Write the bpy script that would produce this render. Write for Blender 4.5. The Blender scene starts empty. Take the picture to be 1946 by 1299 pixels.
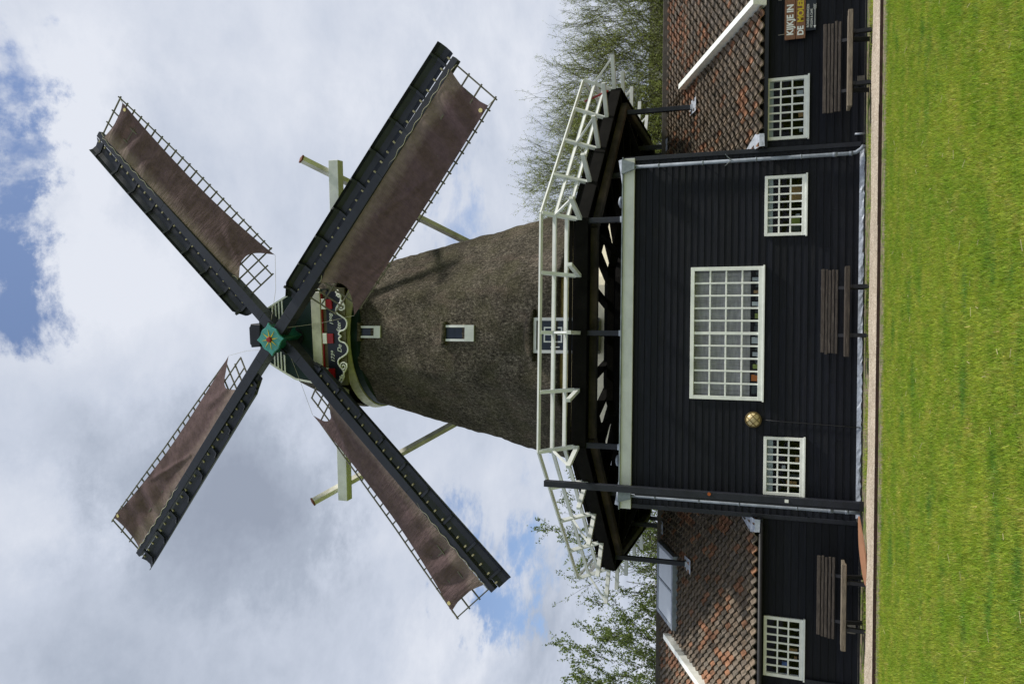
import bpy, math, random
import numpy as np
from mathutils import Vector, Matrix
random.seed(7); RNG=np.random.default_rng(7)
sc=bpy.context.scene
V=Vector; R=math.radians; sin=math.sin; cos=math.cos; PI=math.pi

# ---------------------------------------------------------------- camera
TH=R(18.997); RO=R(0.68)
Fw=V((0,cos(TH),sin(TH))); Up=V((0,-sin(TH),cos(TH))); Rt=V((1,0,0))
Sr=Rt*cos(RO)+Up*sin(RO); Su=Up*cos(RO)-Rt*sin(RO)
cd=bpy.data.cameras.new('camera'); cam=bpy.data.objects.new('camera',cd); sc.collection.objects.link(cam)
cx,cy,cz=-Su,Sr,-Fw           # the photograph lies on its side: up in the place is left in the picture
cam.matrix_world=Matrix(((cx.x,cy.x,cz.x,0),(cx.y,cy.y,cz.y,0),(cx.z,cy.z,cz.z,1.6),(0,0,0,1)))
cd.sensor_width=36; cd.sensor_fit='HORIZONTAL'; cd.lens=1465/1946*36; cd.clip_start=.1; cd.clip_end=2000
sc.camera=cam

# ---------------------------------------------------------------- sun, sky, exposure
SAZ=R(79); SEL=R(50)          # azimuth to the right of the direction behind the camera
SD=V((cos(SEL)*sin(SAZ),-cos(SEL)*cos(SAZ),sin(SEL)))
sl=bpy.data.lights.new('sun','SUN'); sl.energy=3.9; sl.angle=R(4.); sl.color=(1,.95,.87)
so=bpy.data.objects.new('sun',sl); sc.collection.objects.link(so)
so.rotation_euler=SD.to_track_quat('Z','Y').to_euler(); so.location=(20,-20,30)
sc.view_settings.view_transform='Standard'; sc.view_settings.look='None'; sc.view_settings.exposure=0.0; sc.view_settings.gamma=1

class NT:
    def __init__(s,tree): s.t=tree; s.n=tree.nodes; s.l=tree.links
    def node(s,typ,ins=None,**kw):
        n=s.n.new(typ)
        for k,v in kw.items(): setattr(n,k,v)
        for k,v in (ins or {}).items(): s.put(n,k,v)
        return n
    def put(s,n,k,v):
        if isinstance(v,bpy.types.NodeSocket): s.l.new(v,n.inputs[k])
        else: n.inputs[k].default_value=v
    def math(s,op,a,b=None,c=None,clamp=False):
        n=s.n.new('ShaderNodeMath'); n.operation=op; n.use_clamp=clamp
        for i,v in enumerate((a,b,c)):
            if v is not None: s.put(n,i,v)
        return n.outputs[0]
    def vmath(s,op,a,b=None,out=0):
        n=s.n.new('ShaderNodeVectorMath'); n.operation=op
        s.put(n,0,a)
        if b is not None: s.put(n,1,b)
        return n.outputs[out]
    def noise(s,vec,scale,detail=4,rough=.5,dist=0):
        n=s.node('ShaderNodeTexNoise',{'Scale':scale,'Detail':detail,'Roughness':rough,'Distortion':dist})
        if vec is not None: s.l.new(vec,n.inputs['Vector'])
        return n.outputs['Fac']
    def ramp(s,fac,stops,interp='LINEAR'):
        n=s.n.new('ShaderNodeValToRGB'); n.color_ramp.interpolation=interp
        e=n.color_ramp.elements
        while len(e)<len(stops): e.new(.5)
        for i,(p,c) in enumerate(stops): e[i].position=p; e[i].color=(c,c,c,1) if isinstance(c,(int,float)) else (*c,1)
        s.l.new(fac,n.inputs[0]); return n.outputs[0]
    def mix(s,fac,a,b,typ='MIX'):
        n=s.n.new('ShaderNodeMix'); n.data_type='RGBA'; n.blend_type=typ
        s.put(n,0,fac)
        for i,v in ((6,a),(7,b)):
            if isinstance(v,tuple): v=(*v,1)
            s.put(n,i,v)
        return n.outputs[2]
    def maprange(s,v,a,b,c=0.,d=1.,smooth=True):
        n=s.n.new('ShaderNodeMapRange'); n.interpolation_type='SMOOTHSTEP' if smooth else 'LINEAR'
        for i,x in enumerate((v,a,b,c,d)): s.put(n,i,x)
        return n.outputs[0]

w=bpy.data.worlds.new('World'); sc.world=w; w.use_nodes=True
T=NT(w.node_tree); T.n.clear()
tc=T.node('ShaderNodeTexCoord').outputs['Generated']; dirn=T.vmath('NORMALIZE',tc)
sky=T.node('ShaderNodeTexSky',sky_type='NISHITA',sun_disc=False,sun_elevation=SEL,sun_rotation=PI-SAZ,air_density=1.,dust_density=.6)
sep=T.node('ShaderNodeSeparateXYZ'); T.l.new(dirn,sep.inputs[0])
den=T.math('ADD',T.math('MAXIMUM',sep.outputs[2],0.02),.25)
px=T.math('DIVIDE',sep.outputs[0],den); py=T.math('DIVIDE',sep.outputs[1],den)
P=T.node('ShaderNodeCombineXYZ',{0:px,1:py,2:0.3}).outputs[0]
n1=T.noise(P,1.9,13,.62,.35); n2=T.noise(P,5.0,10,.62,.2); n3=T.noise(P,1.0,8,.55,.4)
wob=T.node('ShaderNodeTexNoise',{'Scale':5.,'Detail':9.,'Roughness':.7}); T.l.new(P,wob.inputs['Vector'])
wd=T.vmath('ADD',dirn,T.vmath('SCALE',T.vmath('SUBTRACT',wob.outputs['Color'],(.5,.5,.5))))
wd.node.inputs[1].links[0].from_node.inputs[3].default_value=.26
def blobs(lst,soft=.2):
    tot=None
    for (x,y,z,r,a) in lst:
        d=T.vmath('DISTANCE',wd,(x,y,z),out=1)
        g=T.maprange(d,r*soft,r*1.9,a,0.)
        tot=g if tot is None else T.math('ADD',tot,g)
    return tot
blue=blobs([(.315,.587,.746,.065,.65),(.246,.609,.754,.04,.35),(.189,.599,.778,.045,.40),(.06,.612,.789,.055,.60),(.025,.626,.779,.05,.50),
 (.083,.658,.748,.045,.40),(.14,.60,.79,.05,.35),(.27,.57,.78,.06,.6),(.167,.914,.369,.07,.32),(.19,.90,.40,.05,.2),(-.239,.897,.371,.06,.36),(-.288,.904,.317,.07,.5),(-.33,.88,.33,.05,.3),(.245,.8,.547,.04,.25),(-.202,.6,.774,.03,.3),(-.148,.949,.277,.045,.35),
 (.12,.60,.79,.04,.35)])
dark=blobs([(-.181,.766,.617,.1,.55),(-.24,.799,.551,.08,.45),(-.177,.725,.666,.09,.4),(.191,.72,.667,.075,.3),(.033,.922,.385,.08,.12),(-.324,.668,.67,.1,.35),(-.34,.898,.28,.06,.3),(-.106,.654,.749,.08,.25)],0.)
lite=blobs([(.292,.622,.726,.08,.3),(.103,.684,.722,.07,.3),(-.219,.85,.479,.05,.25),(.373,.873,.314,.09,.3),(-.368,.845,.388,.05,.25),(-.196,.631,.751,.05,.3),(.258,.845,.468,.055,.2),(.198,.65,.734,.05,.3)],0.)
brk=T.maprange(T.noise(P,3.4,9,.6,.8),.38,.60,.48,1.25)
blue=T.math('MULTIPLY',blue,brk)
cover=T.math('SUBTRACT',T.math('ADD',T.math('MULTIPLY',n1,1.0),T.math('MULTIPLY',n2,.75)),T.math('MULTIPLY',blue,.80))
cmask=T.maprange(cover,.20,.66,.03,1.)
shade=T.math('ADD',T.math('ADD',T.math('MULTIPLY',T.math('SUBTRACT',n3,.5),1.6),T.math('MULTIPLY',T.math('SUBTRACT',n2,.5),.85)),T.math('ADD',T.math('MULTIPLY',T.math('SUBTRACT',n1,.5),.7),T.math('SUBTRACT',lite,T.math('MULTIPLY',dark,.8))))
sh=T.maprange(shade,-.80,.48,smooth=False)
ccol=T.ramp(sh,[(0,(.33,.375,.47)),(.35,(.44,.495,.60)),(.62,(.60,.655,.77)),(1,(.80,.835,.92))])
bsky=T.node('ShaderNodeBackground',{'Strength':.15}); T.l.new(T.mix(1.,sky.outputs[0],(1.12,1.08,1.12),'MULTIPLY'),bsky.inputs[0])
bcl=T.node('ShaderNodeBackground',{'Strength':.97}); T.l.new(ccol,bcl.inputs[0])
mx=T.node('ShaderNodeMixShader'); T.l.new(cmask,mx.inputs[0]); T.l.new(bsky.outputs[0],mx.inputs[1]); T.l.new(bcl.outputs[0],mx.inputs[2])
T.l.new(mx.outputs[0],T.node('ShaderNodeOutputWorld').inputs[0])

# ---------------------------------------------------------------- materials
def mat(name,base,rough=.7,var=.25,vscale=4.,bump=0.,bscale=40.,stretch=(1,1,1),attr=False,metal=0.,spec=.4,second=None,sfac=(.5,.65),sscale=2.,coat=0.,detail=6):
    m=bpy.data.materials.new(name); m.use_nodes=True; t=NT(m.node_tree); t.n.clear()
    co=t.node('ShaderNodeTexCoord').outputs['Object']
    if stretch!=(1,1,1): co=t.vmath('MULTIPLY',co,tuple(stretch))
    col=t.node('ShaderNodeRGB'); col.outputs[0].default_value=(*base,1); c=col.outputs[0]
    if second:
        f=t.maprange(t.noise(co,sscale,8,.6),sfac[0],sfac[1]); c=t.mix(f,c,second)
    if attr:
        a=t.node('ShaderNodeAttribute',attribute_name='col'); c=t.mix(1.,c,a.outputs['Color'],'MULTIPLY')
    if var>0:
        v=t.maprange(t.noise(co,vscale,detail,.6),.25,.75,1-var,1+var)
        c=t.mix(1.,c,t.node('ShaderNodeCombineXYZ',{0:v,1:v,2:v}).outputs[0],'MULTIPLY')
    b=t.node('ShaderNodeBsdfPrincipled',{'Base Color':c,'Roughness':rough,'Metallic':metal,'Specular IOR Level':spec,'Coat Weight':coat})
    if bump>0:
        bn=t.node('ShaderNodeBump',{'Strength':bump,'Distance':.02,'Height':t.noise(co,bscale,5,.6)}); t.l.new(bn.outputs[0],b.inputs['Normal'])
    t.l.new(b.outputs[0],t.node('ShaderNodeOutputMaterial').inputs[0])
    return m
M={}
M['black']=mat('black_paint',(.0055,.0066,.0105),.55,.35,3.,.25,30.,(1,1,14),attr=True,spec=.18,second=(.0125,.0125,.0145),sfac=(.5,.75),sscale=1.6)
M['blackwood']=mat('black_timber',(.014,.016,.024),.55,.3,4.,.2,30.,spec=.35)
M['sailblack']=mat('sail_black_paint',(.013,.016,.027),.5,.3,4.,.1,20.,spec=.45)
M['deckwood']=mat('tarred_deck_wood',(.0055,.005,.0045),.9,.4,3.,.4,30.,spec=.1)
M['beambrown']=mat('brown_weathered_beam',(.05,.036,.026),.9,.45,2.5,.4,20.,second=(.018,.014,.011),sfac=(.4,.62),sscale=1.2)
M['cream']=mat('cream_paint',(.62,.635,.62),.5,.12,3.,.08,30.,second=(.48,.49,.46),sfac=(.5,.75),sscale=1.5)
M['creamwarm']=mat('warm_cream_paint',(.60,.585,.50),.55,.18,3.,.1,30.,second=(.42,.41,.34),sfac=(.48,.7))
M['white']=mat('white_paint',(.80,.82,.77),.45,.08,6.,.05,40.)
M['tan']=mat('tan_boarding',(.72,.58,.32),.7,.25,3.,.2,30.,(4,4,.5))
M['zinc']=mat('zinc_sheet',(.23,.26,.30),.6,.3,5.,.1,30.,metal=.0,spec=.3)
M['zincpale']=mat('pale_zinc_flashing',(.32,.35,.40),.5,.3,8.,.3,18.,metal=.2)
M['lead']=mat('lead_flashing',(.36,.39,.44),.6,.3,10.,.3,25.)
M['green']=mat('dark_green_paint',(.006,.022,.018),.55,.25,3.,.08,30.,spec=.25)
M['hubgreen']=mat('hub_green_paint',(.010,.085,.062),.3,.3,4.,.08,25.,spec=.5)
M['turq']=mat('turquoise_paint',(.05,.28,.26),.35,.15,6.,.05,30.,spec=.5)
M['yellow']=mat('yellow_paint',(.62,.46,.03),.45,.1,6.)
M['red']=mat('red_paint',(.30,.010,.010),.4,.2,6.)
M['navy']=mat('navy_board_paint',(.010,.014,.026),.4,.25,4.,.08,30.)
M['doorblue']=mat('dark_blue_door_paint',(.010,.020,.038),.4,.2,6.,.1,30.)
M['browncoat']=mat('brown_wooden_sign',(.22,.105,.055),.6,.3,8.,.2,40.,(1,1,6))
M['bench']=mat('weathered_grey_wood',(.050,.040,.032),.85,.5,5.,.6,60.,(1,8,8),second=(.13,.11,.09),sfac=(.55,.8),sscale=4.)
M['benchlight']=mat('pale_weathered_wood',(.18,.15,.11),.85,.45,5.,.6,60.,(1,8,8),second=(.10,.08,.06),sfac=(.5,.8),sscale=4.)
M['iron']=mat('black_iron',(.012,.012,.014),.5,.2,6.)
M['tile']=mat('clay_pantile',(.165,.142,.112),.75,.30,9.,.5,60.,attr=True,second=(.060,.056,.040),sfac=(.48,.70),sscale=5.)
M['ridge']=mat('dark_ridge_board',(.075,.065,.055),.8,.35,4.,.4,30.)
M['rope']=mat('rope',(.45,.42,.34),.9,0.)
M['lath']=mat('sail_lath_wood',(.13,.12,.09),.7,.3,5.,attr=True)
M['lathend']=mat('pale_lath_end',(.42,.40,.32),.7,.15,5.)
M['glasscurtain']=mat('grey_net_curtain',(.47,.43,.42),.9,.22,2.5,.3,14.,(1.5,1,8))
M['blind']=mat('pale_blind',(.42,.46,.45),.8,.1,4.)
M['dirt']=mat('bare_soil_and_moss',(.20,.165,.11),.95,.5,9.,.8,50.,second=(.11,.15,.03),sfac=(.47,.56),sscale=4.)
M['corten']=mat('rusty_edging',(.045,.022,.014),.85,.4,8.,.3,30.)
M['brownplate']=mat('brown_board_paint',(.34,.17,.095),.6,.12,5.,.1,40.)
M['bulkglass']=mat('frosted_cream_glass',(.62,.50,.26),.3,.1,6.,spec=.5)
M['brass']=mat('brass_grommet',(.75,.62,.28),.4,0.,metal=.2)
M['bark']=mat('bark',(.055,.048,.032),.9,.3,5.)
M['barkolive']=mat('olive_bark',(.085,.08,.035),.9,.3,5.)
M['renderwall']=mat('pale_house_render',(.62,.62,.60),.8,.1,1.)
M['housewin']=mat('dark_house_window',(.03,.035,.04),.2,0.)
M['housered']=mat('grey_house_roof',(.34,.32,.30),.8,.2,2.)
M['item_orange']=mat('orange_card',(.75,.20,.02),.6,0.)
M['item_white']=mat('white_card',(.6,.6,.58),.6,.1)
M['item_brown']=mat('brown_card',(.42,.24,.09),.7,.1)
M['item_dark']=mat('dark_card',(.06,.07,.065),.7,.1)
M['item_green']=mat('green_card',(.28,.33,.06),.7,.1)
M['item_blue']=mat('blue_card',(.12,.2,.5),.7,.1)
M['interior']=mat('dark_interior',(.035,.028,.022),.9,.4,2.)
M['concrete']=mat('grey_brick_plinth',(.13,.12,.105),.9,.4,10.,.5,50.)

def glass(name,tint=(.85,.9,.95)):
    m=bpy.data.materials.new(name); m.use_nodes=True; t=NT(m.node_tree); t.n.clear()
    fr=t.node('ShaderNodeFresnel',{'IOR':1.5}); tr=t.node('ShaderNodeBsdfTransparent',{'Color':(*tint,1)})
    gl=t.node('ShaderNodeBsdfGlossy',{'Roughness':.02})
    co=t.node('ShaderNodeTexCoord').outputs['Object']
    bn=t.node('ShaderNodeBump',{'Strength':.12,'Distance':.02,'Height':t.noise(co,3.,2,.5)}); t.l.new(bn.outputs[0],gl.inputs['Normal'])
    mxs=t.node('ShaderNodeMixShader'); t.l.new(T_fac(t,fr.outputs[0]),mxs.inputs[0]); t.l.new(tr.outputs[0],mxs.inputs[1]); t.l.new(gl.outputs[0],mxs.inputs[2])
    t.l.new(mxs.outputs[0],t.node('ShaderNodeOutputMaterial').inputs[0]); return m
def T_fac(t,f): return t.math('MULTIPLY',f,.35,clamp=True)
M['glass']=glass('window_glass')
m=mat('blue_window_pane',(.018,.028,.055),.3,.15,3.,spec=.3); M['towerglass']=m
m=mat('rooflight_glass',(.42,.46,.50),.06,.05,2.,spec=1.0); M['skyglass']=m

def mat_thatch():
    m=bpy.data.materials.new('reed_thatch'); m.use_nodes=True; t=NT(m.node_tree); t.n.clear()
    co=t.node('ShaderNodeTexCoord').outputs['Object']
    s1=t.noise(t.vmath('MULTIPLY',co,(1,1,.5)),19.,5,.75); s2=t.noise(co,1.1,6,.6); s3=t.noise(t.vmath('MULTIPLY',co,(1,1,.25)),2.2,6,.65)
    sp=t.noise(co,34.,3,.75)
    c=t.ramp(s1,[(.32,(.016,.014,.011)),(.45,(.060,.052,.042)),(.56,(.125,.108,.087)),(.70,(.26,.23,.185))])
    c=t.mix(t.maprange(s2,.42,.66,0.,.55),c,(.075,.07,.04),'MIX')
    c=t.mix(t.maprange(s3,.5,.7,0.,.45),c,(.16,.12,.10),'MIX')
    v=t.maprange(sp,.36,.64,.5,1.5); c=t.mix(1.,c,t.node('ShaderNodeCombineXYZ',{0:v,1:v,2:v}).outputs[0],'MULTIPLY')
    v=t.maprange(t.noise(co,.9,7,.7),.3,.7,.62,1.35); c=t.mix(1.,c,t.node('ShaderNodeCombineXYZ',{0:v,1:v,2:v}).outputs[0],'MULTIPLY')
    b=t.node('ShaderNodeBsdfPrincipled',{'Base Color':c,'Roughness':.95,'Specular IOR Level':.1})
    h=t.math('ADD',s1,t.math('MULTIPLY',sp,.6))
    bn=t.node('ShaderNodeBump',{'Strength':.95,'Distance':.06,'Height':h}); t.l.new(bn.outputs[0],b.inputs['Normal'])
    t.l.new(b.outputs[0],t.node('ShaderNodeOutputMaterial').inputs[0]); return m
M['thatch']=mat_thatch()

def mat_cloth():
    m=bpy.data.materials.new('brown_sail_canvas'); m.use_nodes=True; t=NT(m.node_tree); t.n.clear()
    co=t.node('ShaderNodeTexCoord').outputs['Object']
    at=t.node('ShaderNodeAttribute',attribute_name='col'); sx=t.node('ShaderNodeSeparateXYZ'); t.l.new(at.outputs['Vector'],sx.inputs[0])
    u=sx.outputs[0]
    st=t.noise(t.vmath('MULTIPLY',co,(2.,2.,5.)),1.4,6,.65)
    f=t.math('ADD',u,t.math('MULTIPLY',t.math('SUBTRACT',st,.5),.3))
    f=t.math('ADD',f,t.math('MULTIPLY',t.math('SUBTRACT',t.noise(co,.8,4,.6),.5),.5))
    c=t.mix(t.maprange(f,.04,.36,1.,0.),(.125,.082,.088),(.235,.178,.160))
    pale=t.math('MULTIPLY',sx.outputs[1],.3); c=t.mix(pale,c,(.17,.125,.12))
    v=t.maprange(t.noise(co,5.,6,.65),.25,.75,.8,1.2); c=t.mix(1.,c,t.node('ShaderNodeCombineXYZ',{0:v,1:v,2:v}).outputs[0],'MULTIPLY')
    b=t.node('ShaderNodeBsdfPrincipled',{'Base Color':c,'Roughness':.9,'Specular IOR Level':.15})
    wv=t.noise(t.vmath('MULTIPLY',co,(1.,1.,5.)),2.4,5,.6)
    bn=t.node('ShaderNodeBump',{'Strength':.45,'Distance':.12,'Height':wv}); t.l.new(bn.outputs[0],b.inputs['Normal'])
    tl=t.node('ShaderNodeBsdfTranslucent'); t.l.new(c,tl.inputs[0]); mxs=t.node('ShaderNodeMixShader',{0:.25}); t.l.new(b.outputs[0],mxs.inputs[1]); t.l.new(tl.outputs[0],mxs.inputs[2])
    t.l.new(mxs.outputs[0],t.node('ShaderNodeOutputMaterial').inputs[0]); return m
M['cloth']=mat_cloth()

def mat_grass(name,blade):
    m=bpy.data.materials.new(name); m.use_nodes=True; t=NT(m.node_tree); t.n.clear()
    co=t.node('ShaderNodeTexCoord').outputs['Object']
    big=t.noise(t.vmath('MULTIPLY',co,(.8,1.3,1)),1.3,7,.62); mid=t.noise(co,3.2,9,.75); dk=t.noise(t.vmath('MULTIPLY',co,(.7,1.8,1)),1.1,8,.7)
    c=t.mix(t.maprange(big,.38,.62),(.225,.35,.030),(.32,.41,.045))
    c=t.mix(t.maprange(mid,.46,.66,0.,.6),c,(.48,.45,.11))
    c=t.mix(t.maprange(dk,.54,.66,0.,.75),c,(.09,.24,.04))
    if blade:
        a=t.node('ShaderNodeAttribute',attribute_name='col'); c=t.mix(1.,c,a.outputs['Color'],'MULTIPLY')
        b=t.node('ShaderNodeBsdfPrincipled',{'Base Color':c,'Roughness':.6,'Specular IOR Level':.25})
        tl=t.node('ShaderNodeBsdfTranslucent'); t.l.new(c,tl.inputs[0]); mxs=t.node('ShaderNodeMixShader',{0:.35}); t.l.new(b.outputs[0],mxs.inputs[1]); t.l.new(tl.outputs[0],mxs.inputs[2]); o=mxs.outputs[0]
    else:
        v=t.maprange(t.noise(co,60.,5,.75),.3,.7,.35,1.1); c=t.mix(1.,c,t.node('ShaderNodeCombineXYZ',{0:v,1:v,2:v}).outputs[0],'MULTIPLY')
        b=t.node('ShaderNodeBsdfPrincipled',{'Base Color':c,'Roughness':.9,'Specular IOR Level':.1})
        bn=t.node('ShaderNodeBump',{'Strength':.9,'Distance':.03,'Height':t.noise(co,45.,5,.7)}); t.l.new(bn.outputs[0],b.inputs['Normal']); o=b.outputs[0]
    t.l.new(o,t.node('ShaderNodeOutputMaterial').inputs[0]); return m
M['lawn']=mat_grass('lawn_ground',False); M['blade']=mat_grass('grass_blades',True)

def mat_gravel():
    m=bpy.data.materials.new('beige_gravel'); m.use_nodes=True; t=NT(m.node_tree); t.n.clear()
    co=t.node('ShaderNodeTexCoord').outputs['Object']
    vo=t.node('ShaderNodeTexVoronoi',{'Scale':55.}); t.l.new(co,vo.inputs['Vector'])
    sp=t.node('ShaderNodeSeparateXYZ'); t.l.new(vo.outputs['Color'],sp.inputs[0])
    c=t.ramp(sp.outputs[0],[(0,(.22,.17,.12)),(.3,(.40,.33,.25)),(.7,(.52,.44,.34)),(1,(.66,.60,.50))])
    v=t.maprange(t.noise(co,1.5,6,.6),.3,.7,.85,1.12); c=t.mix(1.,c,t.node('ShaderNodeCombineXYZ',{0:v,1:v,2:v}).outputs[0],'MULTIPLY')
    b=t.node('ShaderNodeBsdfPrincipled',{'Base Color':c,'Roughness':.9,'Specular IOR Level':.2})
    bn=t.node('ShaderNodeBump',{'Strength':.7,'Distance':.01,'Height':vo.outputs['Distance']}); t.l.new(bn.outputs[0],b.inputs['Normal'])
    t.l.new(b.outputs[0],t.node('ShaderNodeOutputMaterial').inputs[0]); return m
M['gravel']=mat_gravel()
def mat_leaf(name,c1,c2):
    m=bpy.data.materials.new(name); m.use_nodes=True; t=NT(m.node_tree); t.n.clear()
    a=t.node('ShaderNodeAttribute',attribute_name='col'); sx=t.node('ShaderNodeSeparateXYZ'); t.l.new(a.outputs['Vector'],sx.inputs[0])
    c=t.mix(sx.outputs[0],c1,c2)
    b=t.node('ShaderNodeBsdfPrincipled',{'Base Color':c,'Roughness':.6,'Specular IOR Level':.25})
    tl=t.node('ShaderNodeBsdfTranslucent'); t.l.new(c,tl.inputs[0]); mxs=t.node('ShaderNodeMixShader',{0:.4}); t.l.new(b.outputs[0],mxs.inputs[1]); t.l.new(tl.outputs[0],mxs.inputs[2])
    t.l.new(mxs.outputs[0],t.node('ShaderNodeOutputMaterial').inputs[0]); return m
M['leafolive']=mat_leaf('budding_leaves',(.19,.23,.045),(.34,.40,.09))
M['leafgreen']=mat_leaf('spring_leaves',(.06,.10,.025),(.20,.26,.06))

# ---------------------------------------------------------------- mesh helpers
COL=sc.collection
class MB:
    def __init__(s): s.v=[]; s.f=[]; s.c=[]; s.sm=[]
    def add(s,vs,fs,col=(1,1,1),smooth=False):
        o=len(s.v); s.v.extend(tuple(x) for x in vs)
        for f in fs: s.f.append([i+o for i in f]); s.c.append(col); s.sm.append(smooth)
        return s
    def box(s,x0,x1,y0,y1,z0,z1,col=(1,1,1)):
        return s.add([(x0,y0,z0),(x1,y0,z0),(x1,y1,z0),(x0,y1,z0),(x0,y0,z1),(x1,y0,z1),(x1,y1,z1),(x0,y1,z1)],
          [(0,3,2,1),(4,5,6,7),(0,1,5,4),(1,2,6,5),(2,3,7,6),(3,0,4,7)],col)
    def beam(s,p,q,w,h,up=(0,0,1),col=(1,1,1),w2=None,h2=None):
        p=V(p);q=V(q);d=(q-p).normalized();up=V(up);a=d.cross(up)
        if a.length<1e-4: a=d.cross(V((1,0,0)))
        a.normalize(); b=a.cross(d).normalized(); w2=w2 or w; h2=h2 or h
        vs=[p-a*w/2-b*h/2,p+a*w/2-b*h/2,p+a*w/2+b*h/2,p-a*w/2+b*h/2,q-a*w2/2-b*h2/2,q+a*w2/2-b*h2/2,q+a*w2/2+b*h2/2,q-a*w2/2+b*h2/2]
        return s.add(vs,[(0,1,2,3),(7,6,5,4),(0,4,5,1),(1,5,6,2),(2,6,7,3),(3,7,4,0)],col)
    def tube(s,pts,r,n=8,cap=True,col=(1,1,1),closed=False):
        pts=[V(p) for p in pts]; N=len(pts); rs=r if isinstance(r,(list,tuple)) else [r]*N; vs=[];fs=[]
        pa=None
        for i,p in enumerate(pts):
            a=pts[(i-1)%N] if (closed or i>0) else pts[0]; b=pts[(i+1)%N] if (closed or i<N-1) else pts[-1]
            d=(b-a).normalized()
            if pa is None: pa=d.orthogonal().normalized()
            pa=(pa-d*pa.dot(d)).normalized(); pb=d.cross(pa)
            for k in range(n):
                t=2*PI*k/n; vs.append(p+(pa*cos(t)+pb*sin(t))*rs[i])
        M_=N if closed else N-1
        for i in range(M_):
            j=(i+1)%N
            for k in range(n): fs.append((i*n+k,i*n+(k+1)%n,j*n+(k+1)%n,j*n+k))
        s.add(vs,fs,col,True)
        if cap and not closed:
            o=len(s.v)-len(vs); s.f.append([o+k for k in range(n)][::-1]); s.c.append(col); s.sm.append(False)
            s.f.append([o+(N-1)*n+k for k in range(n)]); s.c.append(col); s.sm.append(False)
        return s
    def extrude(s,pts,O,ex,ey,ez,d0,d1,col=(1,1,1)):
        """2-D outline pts (x,y) in frame (O; ex,ey), thickness along ez from d0 to d1"""
        O=V(O);ex=V(ex);ey=V(ey);ez=V(ez); n=len(pts)
        vs=[O+ex*a+ey*b+ez*d0 for a,b in pts]+[O+ex*a+ey*b+ez*d1 for a,b in pts]
        fs=[list(range(n)),list(range(n,2*n))[::-1]]+[(i,i+n,(i+1)%n+n,(i+1)%n) for i in range(n)]
        return s.add(vs,fs,col)
    def loft(s,rings,closed=True,capA=False,capB=False,smooth=True,col=(1,1,1)):
        n=len(rings[0]); vs=[p for r_ in rings for p in r_]; fs=[]
        for i in range(len(rings)-1):
            for k in range(n if closed else n-1): fs.append((i*n+k,i*n+(k+1)%n,(i+1)*n+(k+1)%n,(i+1)*n+k))
        s.add(vs,fs,col,smooth)
        o=len(s.v)-len(vs)
        if capA: s.f.append([o+k for k in range(n)][::-1]); s.c.append(col); s.sm.append(False)
        if capB: s.f.append([o+(len(rings)-1)*n+k for k in range(n)]); s.c.append(col); s.sm.append(False)
        return s
    def build(s,name,m,parent=None,bevel=0,local=False):
        me=bpy.data.meshes.new(name)
        off=V((0,0,0))
        if parent is not None and not local: off=ORG[parent.name]
        me.from_pydata([(x-off[0],y-off[1],z-off[2]) for x,y,z in s.v],[],s.f)
        me.polygons.foreach_set('use_smooth',s.sm)
        if any(c!=(1,1,1) for c in s.c):
            at=me.attributes.new('col','FLOAT_COLOR','CORNER'); arr=[]
            for p,c in zip(me.polygons,s.c): arr.extend([c[0],c[1],c[2],1.]*p.loop_total)
            at.data.foreach_set('color',arr)
        else:
            at=me.attributes.new('col','FLOAT_COLOR','CORNER'); at.data.foreach_set('color',[1.]*(4*len(me.loops)))
        me.materials.append(M[m] if isinstance(m,str) else m)
        me.update()
        o=bpy.data.objects.new(name,me); COL.objects.link(o)
        if parent is not None: o.parent=parent; ORG[o.name]=off if not local else V((0,0,0))
        else: ORG[o.name]=V((0,0,0))
        if bevel:
            b=o.modifiers.new('bevel','BEVEL'); b.width=bevel; b.segments=1; b.limit_method='ANGLE'
        return o
ORG={}
def comps(mb):
    n=len(mb.v); par=list(range(n))
    def fd(i):
        while par[i]!=i: par[i]=par[par[i]]; i=par[i]
        return i
    for f in mb.f:
        for q in f[1:]: par[fd(q)]=fd(f[0])
    g={}
    for i,f in enumerate(mb.f): g.setdefault(fd(f[0]),[]).append(i)
    out=[]
    for fl in g.values():
        m=MB(); mp={}
        for i in fl:
            ff=[]
            for q in mb.f[i]:
                if q not in mp: mp[q]=len(m.v); m.v.append(mb.v[q])
                ff.append(mp[q])
            m.f.append(ff); m.c.append(mb.c[i]); m.sm.append(mb.sm[i])
        out.append(m)
    return out
def split(mb,name,m,parent,**kw):
    return [c.build(name,m,parent,**kw) for c in comps(mb)]
def thing(name,label,cat,loc=(0,0,0),group=None):
    o=bpy.data.objects.new(name,None); COL.objects.link(o); o.location=loc; o['label']=label; o['category']=cat
    if group: o['group']=group
    o.empty_display_size=.2; ORG[o.name]=V(loc); return o
def tag(o,label,cat,group=None):
    o['label']=label; o['category']=cat
    if group: o['group']=group
    return o
def struct(o,kind='structure'): o['kind']=kind; return o
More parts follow.
